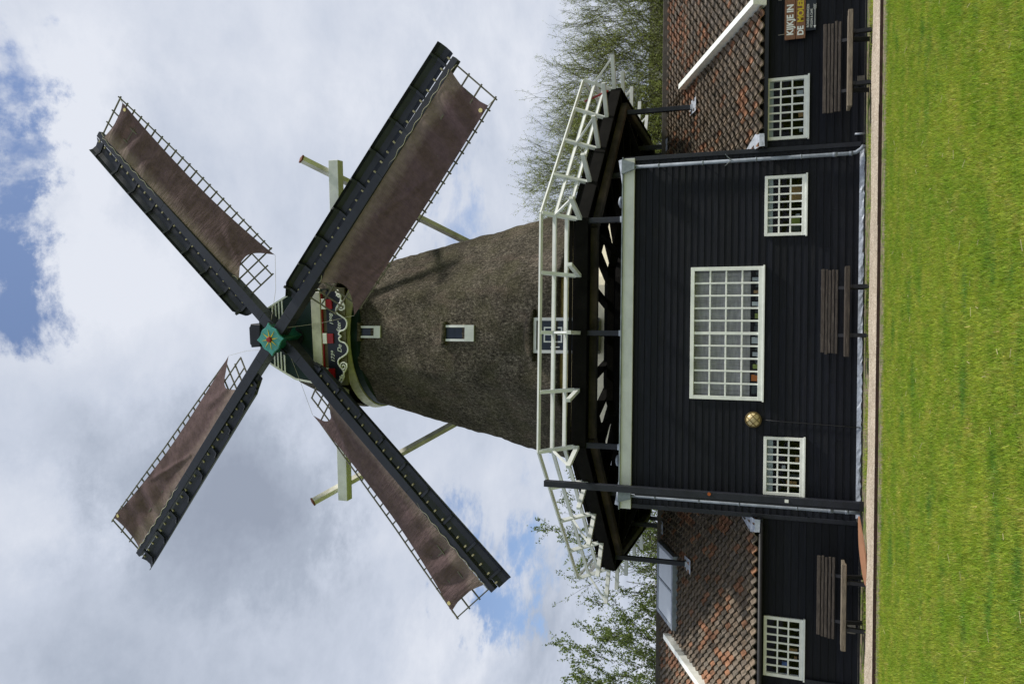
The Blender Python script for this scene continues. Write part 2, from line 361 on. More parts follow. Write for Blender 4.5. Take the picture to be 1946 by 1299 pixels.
def text(name,s,size,m,parent,O,ex,ey,shear=0.,ext=.004,bold=0.,align='CENTER',spacing=1.,sx=1.):
    cu=bpy.data.curves.new('txt','FONT'); cu.body=s; cu.size=size; cu.shear=shear; cu.extrude=ext; cu.offset=bold; cu.align_x=align; cu.space_character=spacing
    to=bpy.data.objects.new('txt',cu); COL.objects.link(to); bpy.context.view_layer.update()
    me=bpy.data.meshes.new_from_object(to.evaluated_get(bpy.context.evaluated_depsgraph_get()))
    bpy.data.objects.remove(to); bpy.data.curves.remove(cu)
    O=V(O);ex=V(ex).normalized();ey=V(ey).normalized();ez=ex.cross(ey); off=ORG[parent.name]
    for v in me.vertices:
        c=v.co; v.co=O+ex*(c.x*sx)+ey*c.y+ez*c.z-off
    me.materials.clear(); me.materials.append(M[m]); me.name=name
    o=bpy.data.objects.new(name,me); COL.objects.link(o); o.parent=parent; ORG[o.name]=off; return o
def jit(a): return (random.random()-.5)*2*a

# ---------------------------------------------------------------- ground
g=MB(); g.add([(-400,-200,0),(400,-200,0),(400,900,0),(-400,900,0)],[(0,1,2,3)]); struct(g.build('ground','lawn'))
# soil strip between lawn and path edging, path, strip along the wall
def strip(name,m,x0,x1,ylo,yhi,z,wob=0.,step=.25,thick=0.):
    s=MB(); n=int((x1-x0)/step); rows=[]
    for i in range(n+1):
        x=x0+(x1-x0)*i/n
        rows.append(((x,ylo(x)+jit(wob),z),(x,yhi(x)+jit(wob),z)))
    vs=[p for r_ in rows for p in r_]; s.add(vs,[(2*i,2*i+2,2*i+3,2*i+1) for i in range(n)])
    return struct(s.build(name,m))
strip('soil_strip','dirt',-26,26,lambda x:13.36+(.05*abs(x+2) if x<-2 else 0),lambda x:14.04,.006,.03)
strip('wall_border','dirt',-26,26,lambda x:15.1,lambda x:17.,.012,.02)
# gravel path, raised 5 cm
s=MB(); s.box(-26,26,14.03,15.0,.0,.05); 
n=260; vs=[]
for i in range(n+1):
    x=-26+52*i/n; e=15.16+.07*sin(x*1.7)+.05*sin(x*4.1)+jit(.03); vs+= [(x,14.9,.0505),(x,e,.051),(x,e+.06,.0)]
s.add(vs,[(3*i,3*i+3,3*i+4,3*i+1) for i in range(n)]+[(3*i+1,3*i+4,3*i+5,3*i+2) for i in range(n)])
struct(s.build('gravel_path','gravel'))
s=MB()
for i in range(26):
    x=-26+2*i; s.box(x+.003,x+1.997,14.01,14.026,-.02,.058+jit(.004))
tag(s.build('path_edging','corten'),'thin rusty metal edging strip between the gravel path and the lawn','edging')

# lawn grass
def blades(name,m,xr,yr,n,hgt,wid,mask=None,lean=.7,colf=None):
    x=RNG.uniform(xr[0],xr[1],n); y=RNG.uniform(yr[0],yr[1],n)
    if mask is not None:
        k=mask(x,y); x=x[k];y=y[k]; n=len(x)
    h=hgt*RNG.uniform(.55,1.25,n); a=RNG.uniform(0,2*PI,n); b=RNG.uniform(0,2*PI,n); ln=h*lean*RNG.uniform(.2,1.2,n); wv=wid*RNG.uniform(.7,1.3,n)
    vv=np.zeros((n,3,3)); 
    vv[:,0]=np.stack([x-np.cos(a)*wv,y-np.sin(a)*wv,np.zeros(n)],1)
    vv[:,1]=np.stack([x+np.cos(a)*wv,y+np.sin(a)*wv,np.zeros(n)],1)
    vv[:,2]=np.stack([x+np.cos(b)*ln,y+np.sin(b)*ln,h],1)
    me=bpy.data.meshes.new(name); me.vertices.add(3*n); me.loops.add(3*n); me.polygons.add(n)
    me.vertices.foreach_set('co',vv.ravel()); me.loops.foreach_set('vertex_index',np.arange(3*n)); me.polygons.foreach_set('loop_start',np.arange(0,3*n,3)); me.polygons.foreach_set('loop_total',np.full(n,3))
    c=np.ones((n,3,4)); t=RNG.uniform(.4,1.6,n)
    c[:,:,0]=(t*RNG.uniform(.85,1.2,n))[:,None]; c[:,:,1]=t[:,None]; c[:,:,2]=(t*RNG.uniform(.7,1.2,n))[:,None]
    dry=RNG.random(n)<.012; c[dry,:,:3]=np.array([3.0,2.0,6.])
    at=me.attributes.new('col','FLOAT_COLOR','CORNER'); at.data.foreach_set('color',c.ravel())
    me.materials.append(M[m]); me.update(); me.validate(); o=bpy.data.objects.new(name,me); COL.objects.link(o); return o
def lawnmask(x,y):
    ed=13.37+np.where(x<-2,.05*np.abs(x+2),0); core=np.abs(x)<1.2+.46*y; return (core|((np.abs(x)<4.+.62*y)&(RNG.random(len(x))<.5)))&(y<ed+RNG.normal(0,.02,len(y)))
o=blades('lawn_grass','blade',(-13,13),(3.6,14),1500000,.042,.0030,lawnmask); o['kind']='stuff'; o['label']='short mown green lawn grass'
def edgemask(x,y):
    ed=13.37+np.where(x<-2,.05*np.abs(x+2),0); return np.abs(y-ed+.02)<.05
o=blades('lawn_edge_grass','blade',(-13,13),(13.2,13.9),40000,.075,.004,edgemask); o['kind']='stuff'; o['label']='longer grass along the lawn edge'
def weedmask(x,y):
    k=np.sin(x*2.3)+np.sin(x*5.1+1)+.8*np.sin(x*.9+2)
    return (k+RNG.normal(0,.6,len(x))>.5)&(y>15.12+.06*np.sin(x*1.7))
o=blades('wall_weeds','blade',(-8.6,8.6),(15.1,15.85),16000,.07,.005,weedmask,.9); o['kind']='stuff'; o['label']='weeds and moss between gravel path and black wall'
# dry cuttings and daisies on the lawn
s=MB()
for i in range(90):
    y=random.uniform(5.2,13); x=jit(.42*y); a=random.uniform(0,PI); l=random.uniform(.015,.05); p=V((x,y,.045)); d=V((cos(a),sin(a),jit(.2)))*l
    s.beam(p-d,p+d,.003,.003)
tag_=s.build('dry_straws',mat('dry_straw',(.50,.44,.24),.8,.1)); struct(tag_,'stuff')

# ---------------------------------------------------------------- siding
def siding(mb,O,u,nrm,L,z0,z1,openings=(),course=.1345,proj=.013):
    O=V(O);u=V(u);nrm=V(nrm); n=int(math.ceil((z1-z0)/course))
    for i in range(n):
        a=z0+i*course; b=min(a+course,z1)
        cuts=[(0.,L)]
        # split at openings overlapping this course
        zz=sorted({a,b}|{z for o_ in openings for z in (o_[2],o_[3]) if a<z<b})
        for za,zb in zip(zz[:-1],zz[1:]):
            segs=[(0.,L)]
            for (x0,x1,za_,zb_) in openings:
                if zb_>za+1e-6 and za_<zb-1e-6:
                    ns=[]
                    for (p,q) in segs:
                        if x1<=p or x0>=q: ns.append((p,q)); continue
                        if x0>p: ns.append((p,x0))
                        if x1<q: ns.append((x1,q))
                    segs=ns
            t=RNG.uniform(.75,1.3); 
            fa=(za-a)/course; fb=(zb-a)/course; random.seed(i*31+int(L*7))
            for (p,q) in segs:
                # board joints
                js=[p]; 
                x=p+random.uniform(1.5,4.2)
                while x<q-.5: js.append(x); x+=random.uniform(2.6,4.4)
                js.append(q)
                for p2,q2 in zip(js[:-1],js[1:]):
                    tt=t*random.uniform(.88,1.12); da=proj*(1-fa)+.004; db=proj*(1-fb)+.004
                    top=zb-(.003 if fb>.99 else 0)
                    P=lambda x,z,d:O+u*x+V((0,0,1))*z+nrm*d
                    e=.0012
                    mb.add([P(p2+e,za,da),P(q2-e,za,da),P(q2-e,top,db),P(p2+e,top,db),P(p2+e,za,-.02),P(q2-e,za,-.02),P(q2-e,top,-.02),P(p2+e,top,-.02)],
                     [(0,1,2,3),(4,5,1,0),(3,2,6,7),(4,0,3,7),(1,5,6,2)],(tt,tt,tt*random.uniform(.9,1.1)))
random.seed(11)
YF=16.40
def window(root,O,u,nrm,w,h,cols,rows,fr=.06,mt=.030,mid=None,label=None,blind=0.,frame_mat='white',name='window'):
    """O lower-left outer corner; frame is the window part, pane its sub-part"""
    O=V(O);u=V(u);nrm=V(nrm);z=V((0,0,1)); f=MB()
    def bx(x0,x1,z0,z1,d0,d1): 
        f.extrude([(x0,z0),(x1,z0),(x1,z1),(x0,z1)],O,u,z,nrm,d0,d1)
    bx(0,w,0,fr*1.15,-.05,.05); bx(0,w,h-fr,h,-.05,.045)
    bx(0,fr,fr*1.15,h-fr,-.05,.045); bx(w-fr,w,fr*1.15,h-fr,-.05,.045)
    bx(-.02,w+.02,-.035,-.001,-.02,.075)     # sill
    ix0,ix1,iz0,iz1=fr,w-fr,fr*1.15,h-fr
    for i in range(1,cols):
        x=ix0+(ix1-ix0)*i/cols; t=mt*1.7 if mid==i else mt
        bx(x-t/2,x+t/2,iz0,iz1,-.012,.022)
    for j in range(1,rows):
        zz=iz0+(iz1-iz0)*j/rows
        for i in range(cols):
            xa=ix0+(ix1-ix0)*i/cols; xb=ix0+(ix1-ix0)*(i+1)/cols
            ta=(mt*1.7 if mid==i else mt)/2 if i>0 else 0; tb=(mt*1.7 if mid==i+1 else mt)/2 if i<cols-1 else 0
            bx(xa+ta,xb-tb,zz-mt/2,zz+mt/2,-.012,.019)
    fo=f.build(name,frame_mat,root,bevel=.003)
    if label: fo['label']=label
    p=MB(); a=O+u*ix0+z*iz0-nrm*.002; p.add([a,a+u*(ix1-ix0),a+u*(ix1-ix0)+z*(iz1-iz0),a+z*(iz1-iz0)],[(0,1,2,3)])
    p.build('pane','glass',fo)
    if blind>0:
        p=MB(); p.extrude([(ix0,iz1-blind),(ix1,iz1-blind),(ix1,iz1),(ix0,iz1)],O,u,z,nrm,-.05,-.045); p.build('blind','blind',fo)
    return fo

# ================================================================ main black building
BX0,BX1=-3.45,3.93; BZ=4.5
B=thing('mill_building','tall black weatherboarded flat-roofed building carrying the windmill','building',(.24,YF,0))
ops=[(-1.13,1.59,1.885,3.315),(2.19,3.40,1.10,1.875),(-3.005,-1.84,1.085,1.84)]
s=MB(); siding(s,(BX0,YF,0),(1,0,0),(0,-1,0),BX1-BX0,.10,BZ,[(a-BX0,b-BX0,c,d) for a,b,c,d in ops]); 
s.build('front_wall','black',B)
s=MB(); siding(s,(BX1,YF,0),(0,1,0),(1,0,0),12.8,.10,BZ); siding(s,(BX0,YF+12.8,0),(0,-1,0),(-1,0,0),12.8,.10,BZ); siding(s,(BX1,YF+12.8,0),(-1,0,0),(0,1,0),BX1-BX0,.10,BZ)
s.build('side_wall','black',B)
s=MB()   # corner boards
for x in (BX0,BX1): s.box(x-.045,x+.045,YF-.032,YF+.05,.1,BZ)
split(s,'corner_board','blackwood',B,bevel=.004)
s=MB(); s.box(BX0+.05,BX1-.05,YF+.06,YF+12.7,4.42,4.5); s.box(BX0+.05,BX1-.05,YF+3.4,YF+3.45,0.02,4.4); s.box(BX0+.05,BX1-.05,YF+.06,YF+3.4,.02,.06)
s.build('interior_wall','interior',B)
# fascia
s=MB()
s.box(BX0-.06,BX1+.0,YF-.10,YF-.035,BZ+.005,BZ+.24)
s.build('fascia','cream',B,bevel=.006)
s=MB(); s.box(BX0-.08,BX1+.02,YF-.15,YF+.2,BZ+.241,BZ+.262); s.box(BX0-.08,BX1+.02,YF+.2,YF+12.8,BZ+.236,BZ+.255); s.build('flat_roof','zinc',B)
s=MB()
for x in (BX0-.05,BX1-.01):
    s.box(x,x+.05,YF-.03,YF+12.8,BZ+.0,BZ+.235)
split(s,'side_fascia','blackwood',B)
# sheet-metal kerb rising at both ends of the roof edge
s=MB()
for sx,x in ((1,BX1-.02),(-1,BX0)):
    s.add([(x,YF-.13,BZ+.263),(x-sx*.55,YF-.13,BZ+.263),(x,YF-.05,BZ+.36),(x,YF+.3,BZ+.36),(x-sx*.55,YF+.3,BZ+.27)],[(0,1,2),(1,4,3,2)])
split(s,'roof_flashing','zincpale',B)
window(B,(-1.13,YF-.01,1.885),(1,0,0),(0,-1,0),2.72,1.43,10,4,.075,.034,mid=5,label='large white forty-pane window')
window(B,(2.19,YF-.01,1.10),(1,0,0),(0,-1,0),1.21,.775,7,3,.060,.031,label='small white window right of the lamp',blind=.10)
window(B,(-3.005,YF-.01,1.085),(1,0,0),(0,-1,0),1.165,.755,7,3,.060,.031,label='small white window beside the tall post',blind=.12)
s=MB()   # net curtain behind the upper part of the big window
n=160; vs=[]
for i in range(n+1):
    x=-1.06+2.58*i/n; y=YF+.13+.012*sin(x*37)+.010*sin(x*71+1)
    vs+=[(x,y,2.13),(x,y,3.27)]
s.add(vs,[(2*i,2*i+2,2*i+3,2*i+1) for i in range(n)],smooth=True); s.build('curtain','glasscurtain',B)
# things on the window sills
random.seed(5)
s=MB(); s.box(-1.07,1.53,YF+.05,YF+.40,1.93,1.95); s.build('inner_sill','white',B)
groups={}
def item(m,x,w,h,z=1.951,y=None,d=.06):
    y=y or YF+.08+random.random()*.1
    groups.setdefault(m,MB()).box(x,x+w,y,y+d,z,z+h)
for i in range(10):
    x0=-1.05+.257*i
    k=[('item_dark',.16,.14),('item_orange',.13,.15),('item_green',.09,.12),('item_white',.08,.13),('item_white',.13,.15),('item_dark',.1,.1),('item_green',.1,.09),('item_white',.08,.15),('item_brown',.06,.12),('item_white',.07,.15)][i]
    item(k[0],x0+.05,k[1],k[2]); item('item_dark',x0+.17,.05,.08); item('item_white',x0+.02+random.random()*.1,.05,.06,y=YF+.28)
item('item_brown',2.93,.28,.24,z=1.17); item('item_green',2.45,.13,.18,z=1.2); item('item_dark',2.3,.1,.2,z=1.2); item('item_white',2.58,.07,.08,z=1.2)
item('item_white',-2.5,.07,.07,z=1.42); item('item_brown',-2.35,.10,.06,z=1.17); item('item_brown',-2.85,.12,.2,z=1.2); item('item_dark',-2.7,.1,.2,z=1.15)
for k,b in groups.items(): split(b,'window_display',k,B)
# zinc flashing along the wall base
s=MB(); n=90; vs=[]
for i in range(n+1):
    x=BX0+.1+(BX1-BX0-.2)*i/n; a=.105+.01*sin(x*9)+jit(.006); vs+=[(x,YF-.030,.125),(x,YF-.04-abs(jit(.02)),a*.75+jit(.006)),(x,YF-.05-abs(jit(.02)),.045+jit(.012))]
s.add(vs,[(3*i,3*i+3,3*i+4,3*i+1) for i in range(n)]+[(3*i+1,3*i+4,3*i+5,3*i+2) for i in range(n)]); s.build('wall_flashing','zincpale',B)
s=MB(); s.box(BX0+.02,BX1-.02,YF-.02,YF+.1,0,.11); s.build('plinth','concrete',B)
# drainpipes
def drain(x,y,elbow,bottom):
    s=MB(); pts=[(x,y,4.50),(x,y,.32)]
    if elbow: pts+=[(x+.015,y,.20),(x+.07,y-.05,.11),(x+.12,y-.1,.07)]
    else: pts+=[(x,y,.05)]
    s.tube(pts,.036,12); s.tube([(x,y,.62),(x,y,.55)],.044,12); s.tube([(x,y,.32),(x,y,.26)],.044,12)
    p=s.build('drainpipe','zinc',B)
    c=MB()
    for z in (4.0,3.1,2.05 if elbow else 2.3,1.2,.55): c.tube([(x,y,z-.014),(x,y,z+.014)],.043,12); c.box(x-.008,x+.008,y,YF-.01,z-.01,z+.01)
    split(c,'pipe_bracket','zinc',p)
    if elbow:
        c=MB()
        for a in (-50,-25,0,25,50): 
            c.beam((x+.01,y-.02,2.52),(x+.01+.13*sin(R(a*1.3)),y-.08,2.52+.10*abs(sin(R(a)))+.05),.012,.006)
        c.build('climb_guard','zincpale',p)
    return p
drain(3.735,YF-.115,True,0); drain(-3.22,YF-.115,False,0)
# rainwater boxes
s=MB(); s.extrude([(3.58,4.76),(3.89,4.76),(3.80,4.49),(3.67,4.49)],(0,YF-.20,0),(1,0,0),(0,0,1),(0,-1,0),-.05,.035); 
s.extrude([(-3.36,4.76),(-3.06,4.76),(-3.15,4.49),(-3.28,4.49)],(0,YF-.20,0),(1,0,0),(0,0,1),(0,-1,0),-.05,.035); split(s,'rainwater_head','zinc',B)
# mushroom roof vents
for x,y in ((3.15,17.1),(-2.62,17.1)):
    s=MB(); s.tube([(x,y,4.75),(x,y,4.93)],.065,14); s.tube([(x,y,4.93),(x,y,4.97),(x,y,5.0)],[.13,.12,.04],14); s.build('roof_vent','zincpale',B)

# ================================================================ tiled side sheds
def pantiles(mb,O,u,sd,nrm,W,L,tw=.25,tl=.27,warm=.12,lift=.0,seed=1):
    O=V(O);u=V(u);sd=V(sd).normalized();nrm=V(nrm).normalized(); rs=random.Random(seed)
    cols=int(W/tw)+1; rows=int(L/tl)+1
    prof=[(0,.036),(.10,.066),(.22,.078),(.34,.060),(.46,.022),(.60,-.002),(.76,-.006),(.90,.010),(1.0,.036)]
    clus={}
    for j in range(rows):
        for i in range(cols):
            x0=i*tw; s0=j*tl; L_=min(tl*1.06,L-s0)
            if L_<.05: continue
            jx=rs.uniform(-.004,.004); jz=rs.uniform(-.004,.006); wsc=min(1.,(W-x0)/tw)
            if wsc<.2: continue
            nb=clus.get((i-1,j),0)+clus.get((i,j-1),0)
            isw=rs.random()<warm*(1+2.2*nb)/(1.6); clus[(i,j)]=1 if isw else 0
            if isw: k=rs.uniform(.9,1.3); c=(1.62*k,.95*k,.68*k)
            else:
                k=rs.uniform(.8,1.2); hue=rs.random(); c=(k*(1.03+.12*hue),k,k*(1.0-.12*hue))
                if rs.random()<.12: c=(c[0]*1.5,c[1]*.98,c[2]*.75)
            P=lambda a,b,h:O+u*(x0+a*tw*wsc+jx)+sd*b+nrm*(h+jz+lift)
            vs=[];fs=[];n=len(prof); tilt=.055
            for (b,dh) in ((s0-.0,tilt),(s0+L_,0.)):
                for a,h in prof: vs.append(P(a,b,h+dh))
            for a,h in prof: vs.append(P(a,s0,h+tilt-.030))
            for q in range(n-1): fs.append((q,q+1,n+q+1,n+q))
            mb.add(vs,fs,c,True)
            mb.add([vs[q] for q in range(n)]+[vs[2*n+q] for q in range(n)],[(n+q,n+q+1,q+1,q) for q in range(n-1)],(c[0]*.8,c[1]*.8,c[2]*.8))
PIT=math.atan2(4.70-1.90,22.8-16.2); SDV=V((0,cos(PIT),sin(PIT))); NRV=V((0,-sin(PIT),cos(PIT))); EY,EZ=16.22,1.90; SL=(22.8-16.22)/cos(PIT)
def roofpt(x,y,h=0): return V((x,y,EZ+(y-EY)*math.tan(PIT)))+NRV*h
def shed(right):
    if right: x0,x1=BX1+.03,13.5; root=thing('side_shed','black shed with orange-flecked tiled roof under the wooden sign boards','shed',(8.,YF,0))
    else: x0,x1=-14.5,BX0-.03; root=thing('side_shed','black shed with rooflight in its mossy tiled roof, on the lamp side','shed',(-8.,YF,0))
    yw=YF+.06
    op=[(4.13,5.38,1.085,1.87)] if right else [(-6.66,-5.46,1.05,1.80)]
    zt=1.93; dz=0.
    s=MB(); siding(s,(x0,yw,0),(1,0,0),(0,-1,0),x1-x0,.02,zt,[(a-x0,b-x0,c,d) for a,b,c,d in op],course=.142); s.build('front_wall','black',root)
    s=MB(); s.box(x0,x1,yw+12.7,yw+12.8,0,zt); 
    xe=x1 if right else x0; s.box(xe-.05,xe+.05,yw,yw+12.7,0,zt)
    s.extrude([(YF+.1,zt),(YF+12.8,zt),(22.8,4.6)],(xe,0,0),(0,1,0),(0,0,1),(1,0,0),-.05,.05); s.build('rear_wall','blackwood',root)
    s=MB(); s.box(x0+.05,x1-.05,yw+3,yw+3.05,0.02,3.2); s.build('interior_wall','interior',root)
    # roof: underlay + tiles + rear slope
    s=MB(); a=[roofpt(x0,EY+.03,-.03),roofpt(x1,EY+.03,-.03),roofpt(x1,22.8,-.03),roofpt(x0,22.8,-.03)]; s.add(a,[(0,1,2,3)])
    s.add([(x0,22.8,4.66),(x1,22.8,4.66),(x1,29.4,1.9),(x0,29.4,1.9)],[(0,1,2,3)]); rf=s.build('roof','ridge',root)
    s=MB(); xs=6.86 if right else -8.12
    if right:
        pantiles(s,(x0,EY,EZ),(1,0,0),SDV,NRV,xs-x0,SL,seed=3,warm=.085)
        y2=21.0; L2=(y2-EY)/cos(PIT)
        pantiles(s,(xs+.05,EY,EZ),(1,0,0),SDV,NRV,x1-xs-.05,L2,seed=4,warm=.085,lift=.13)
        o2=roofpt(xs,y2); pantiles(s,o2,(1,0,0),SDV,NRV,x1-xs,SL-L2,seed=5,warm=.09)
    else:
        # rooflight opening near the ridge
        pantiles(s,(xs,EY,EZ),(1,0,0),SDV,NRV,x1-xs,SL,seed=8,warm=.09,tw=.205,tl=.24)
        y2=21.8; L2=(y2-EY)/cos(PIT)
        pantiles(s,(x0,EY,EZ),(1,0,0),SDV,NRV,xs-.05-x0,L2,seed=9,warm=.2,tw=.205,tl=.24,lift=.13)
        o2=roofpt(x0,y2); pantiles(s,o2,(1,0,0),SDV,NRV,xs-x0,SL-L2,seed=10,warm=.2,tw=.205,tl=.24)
    ti=s.build('roof_tiles','tile',root)
    if not right: ti['label']='mossy red and grey pantiles'
    s=MB(); c=.13
    p=roofpt(xs,EY-.03,c); q=roofpt(xs,y2,c); s.beam(p,q,.14,.28,NRV); s.build('verge_board','white',root,bevel=.004)
    s=MB(); s.box(x0,x1,22.68,22.92,4.66,4.86)
    s.build('ridge_board','ridge',root,bevel=.01)
    # eaves board and gutter
    s=MB(); s.box(x0,x1,EY+.03,EY+.06,EZ-.07,EZ-.0); s.box(x0,x1,EY+.06,yw-.03,EZ-.06,EZ-.045); s.build('eaves_board','blackwood',root)
    if not right:
        s=MB(); s.tube([(x0,EY-.03,EZ-.03),(x1-.05,EY-.03,EZ-.03)],.045,10); s.build('gutter','iron',root)
    # lead at the junction with the tall building
    xa=x0+.0 if right else x1; sg=1 if right else -1
    s=MB(); b=roofpt(xa,EY-.02,.10); 
    s.add([b,b+V((sg*.26,0,.0)),b+V((sg*.30,.10,.05))+SDV*.1,b+V((sg*.10,.0,0))+SDV*.75,b+SDV*.8,b+V((0,-.02,-.10)),b+V((sg*.25,-.02,-.09))],[(0,1,2,3,4),(5,6,1,0)]); split(s,'roof_flashing','lead',root)
    if right: window(root,(4.13,yw-.01,1.085),(1,0,0),(0,-1,0),1.25,.785,7,3,.062,.031,blind=.08)
    else: window(root,(-6.66,yw-.01,1.05),(1,0,0),(0,-1,0),1.20,.75,7,3,.062,.031)
    s=MB(); s.box(x0,x1,yw-.015,yw+.1,0,.05); s.build('plinth','concrete',root)
    return root
SR=shed(True); SLf=shed(False)
# items behind shed windows
for (m_,x,z,w_,h_,rt) in (('item_white',5.05,1.17,.09,.12,SR),('item_brown',4.6,1.16,.10,.09,SR),('item_white',4.3,1.17,.08,.06,SR),('item_blue',-6.5,1.34,.10,.10,SLf),('item_brown',-6.2,1.15,.09,.16,SLf),('item_white',-5.75,1.15,.05,.08,SLf),('item_brown',-6.35,1.16,.09,.05,SLf)):
    s=MB(); s.box(x,x+w_,YF+.16,YF+.2,z,z+h_); s.build('window_display',m_,rt)
# rooflight on the left shed
def rp(x,y,h): return roofpt(x,y,h)
s=MB(); xa,xb,ya,yb=-7.65,-5.85,21.35,22.62
for (x0,x1,y0,y1) in ((xa-.10,xb+.10,ya-.12,ya),(xa-.10,xb+.10,yb,yb+.1),(xa-.10,xa,ya,yb),(xb,xb+.10,ya,yb),((xa+xb)/2-.03,(xa+xb)/2+.03,ya,yb)):
    p0=[rp(x0,y0,.06),rp(x1,y0,.06),rp(x1,y1,.06),rp(x0,y1,.06)]; p1=[rp(x0,y0,.20),rp(x1,y0,.20),rp(x1,y1,.20),rp(x0,y1,.20)]
    s.add(p0+p1,[(3,2,1,0),(4,5,6,7),(0,1,5,4),(1,2,6,5),(2,3,7,6),(3,0,4,7)])
rl=s.build('rooflight','zinc',SLf); s=MB(); s.add([rp(xa,ya,.185),rp(xb,ya,.185),rp(xb,yb,.185),rp(xa,yb,.185)],[(0,1,2,3)]); s.build('pane','skyglass',rl)
# hatch in the left shed wall, small vents
s=MB(); s.box(-7.55,-6.62,YF-.0,YF+.03,.12,1.02)
for x in (-7.5,-7.25,-7.0,-6.78): s.box(x,x+.16,YF-.012,YF-.001,.13,1.01)
s.box(-7.1,-7.04,YF-.03,YF-.013,.2,.45); s.build('hatch','blackwood',SLf)
s=MB(); s.box(-5.60,-5.42,YF-.02,YF+.02,.10,.25); s.build('vent_box','concrete',SLf)
s=MB(); s.box(-7.02,-6.86,YF-.03,YF+.03,1.50,1.68); s.box(-7.0,-6.88,YF-.04,YF-.031,1.52,1.66); s.build('wall_box','white',SLf)
s=MB(); s.box(5.10,5.26,YF-.02,YF+.02,.05,.18); s.build('vent_box','concrete',SR)
s=MB(); s.tube([(4.12,YF-.06,.22),(4.12,YF-.06,.04)],.02,8); s.build('vent_pipe','zincpale',SR)

# ================================================================ tower
TX,TY=.22,22.8
A=thing('windmill_tower','tall octagonal reed-thatched windmill tower, grey-brown, tapering upward','windmill tower',(TX,TY,0))
def apo(z): return 3.37-.208*(z-8.1)+(.02*(8.1-z)**2 if z<8.1 else 0)
def octring(a,z,n=12,rnd=.10):
    out=[]
    for k in range(8*n):
        t=2*PI*(k+.5)/(8*n)-PI/2; loc=((t+PI/2+PI/8)%(PI/4))-PI/8
        r=a/cos(loc); rc=a*(1+.0824*(1-rnd*3)); r=-math.log(math.exp(-r*9/a*1.)+math.exp(-(a*1.10)*9/a))*a/9 if False else min(r,a*1.0785)
        out.append(V((TX+r*cos(t),TY+r*sin(t),z)))
    return out
rings=[]; rs=random.Random(2)
from mathutils import noise as mn
zs=[6.93,6.97]+[7.05+i*(13.62-7.05)/60 for i in range(61)]
for i,z in enumerate(zs):
    rg=octring(apo(max(z,7.0))-(.16 if i==0 else 0),z); rr=[]
    for p in rg:
        d=V((p.x-TX,p.y-TY,0)).normalized(); k=mn.fractal(p*1.6,1.,2.,4)*.035+mn.noise(p*8)*.018
        rr.append(p+d*k)
    rings.append(rr)
s=MB(); s.loft(rings,capA=False); s.build('thatch','thatch',A)
s=MB(); s.loft([octring(3.30,5.86),octring(3.30,7.0)],smooth=False); s.loft([octring(3.5,6.98),octring(2.9,6.98)],smooth=False); s.build('lower_boarding','tan',A)
s=MB(); s.loft([octring(3.37,5.80),octring(3.37,6.16)],smooth=False); s.build('sunlit_wall_band',mat('painted_sunlit_cream',(.85,.79,.58),.5,.08),A)  # band added over the wall; sunlight is put into its brightened colour
s=MB(); s.loft([octring(3.36,3.0),octring(3.36,5.80)],smooth=False); s.build('base_wall','deckwood',A)
# door
DY=TY-3.62; s=MB()
for (x0,x1,z0,z1) in ((-.28,-.20,5.9,7.60),(.56,.64,5.9,7.60),(-.20,.56,7.52,7.60)): s.box(x0,x1,DY-.06,DY+.6,z0,z1)
d=s.build('door_frame','cream',A,bevel=.004)
s=MB(); s.box(-.20,.56,DY+.02,DY+.08,5.9,7.52); dr=s.build('door','doorblue',A)
s=MB()
for (x0,x1,z0,z1) in ((0,.40,7.30,7.335),(0,.40,6.84,6.875),(0,.035,6.875,7.30),(.365,.40,6.875,7.30),(.185,.215,6.875,7.30),(.035,.185,7.075,7.105),(.215,.365,7.075,7.105)): s.box(x0,x1,DY-.0,DY+.018,z0,z1)
s.box(-.13,-.105,DY-.02,DY+.018,6.9,7.14); s.build('window_frame','white',dr)
s=MB(); s.box(.035,.365,DY+.012,DY+.017,6.875,7.30); s.build('pane','towerglass',dr)
# thatch lintel over the door
s=MB(); rr=[]
for i,x in enumerate(np.linspace(-.50,.86,14)):
    t=(x-.18)/.68; hh=.15*(1-abs(t)**3)
    rr.append([V((x,DY-.09,7.60)),V((x,DY-.07,7.66+hh)),V((x,DY+.30,7.74+hh*1.8)),V((x,DY+.4,7.60))])
s.loft(rr,capA=True,capB=True); s.build('thatch_lintel','thatch',A)
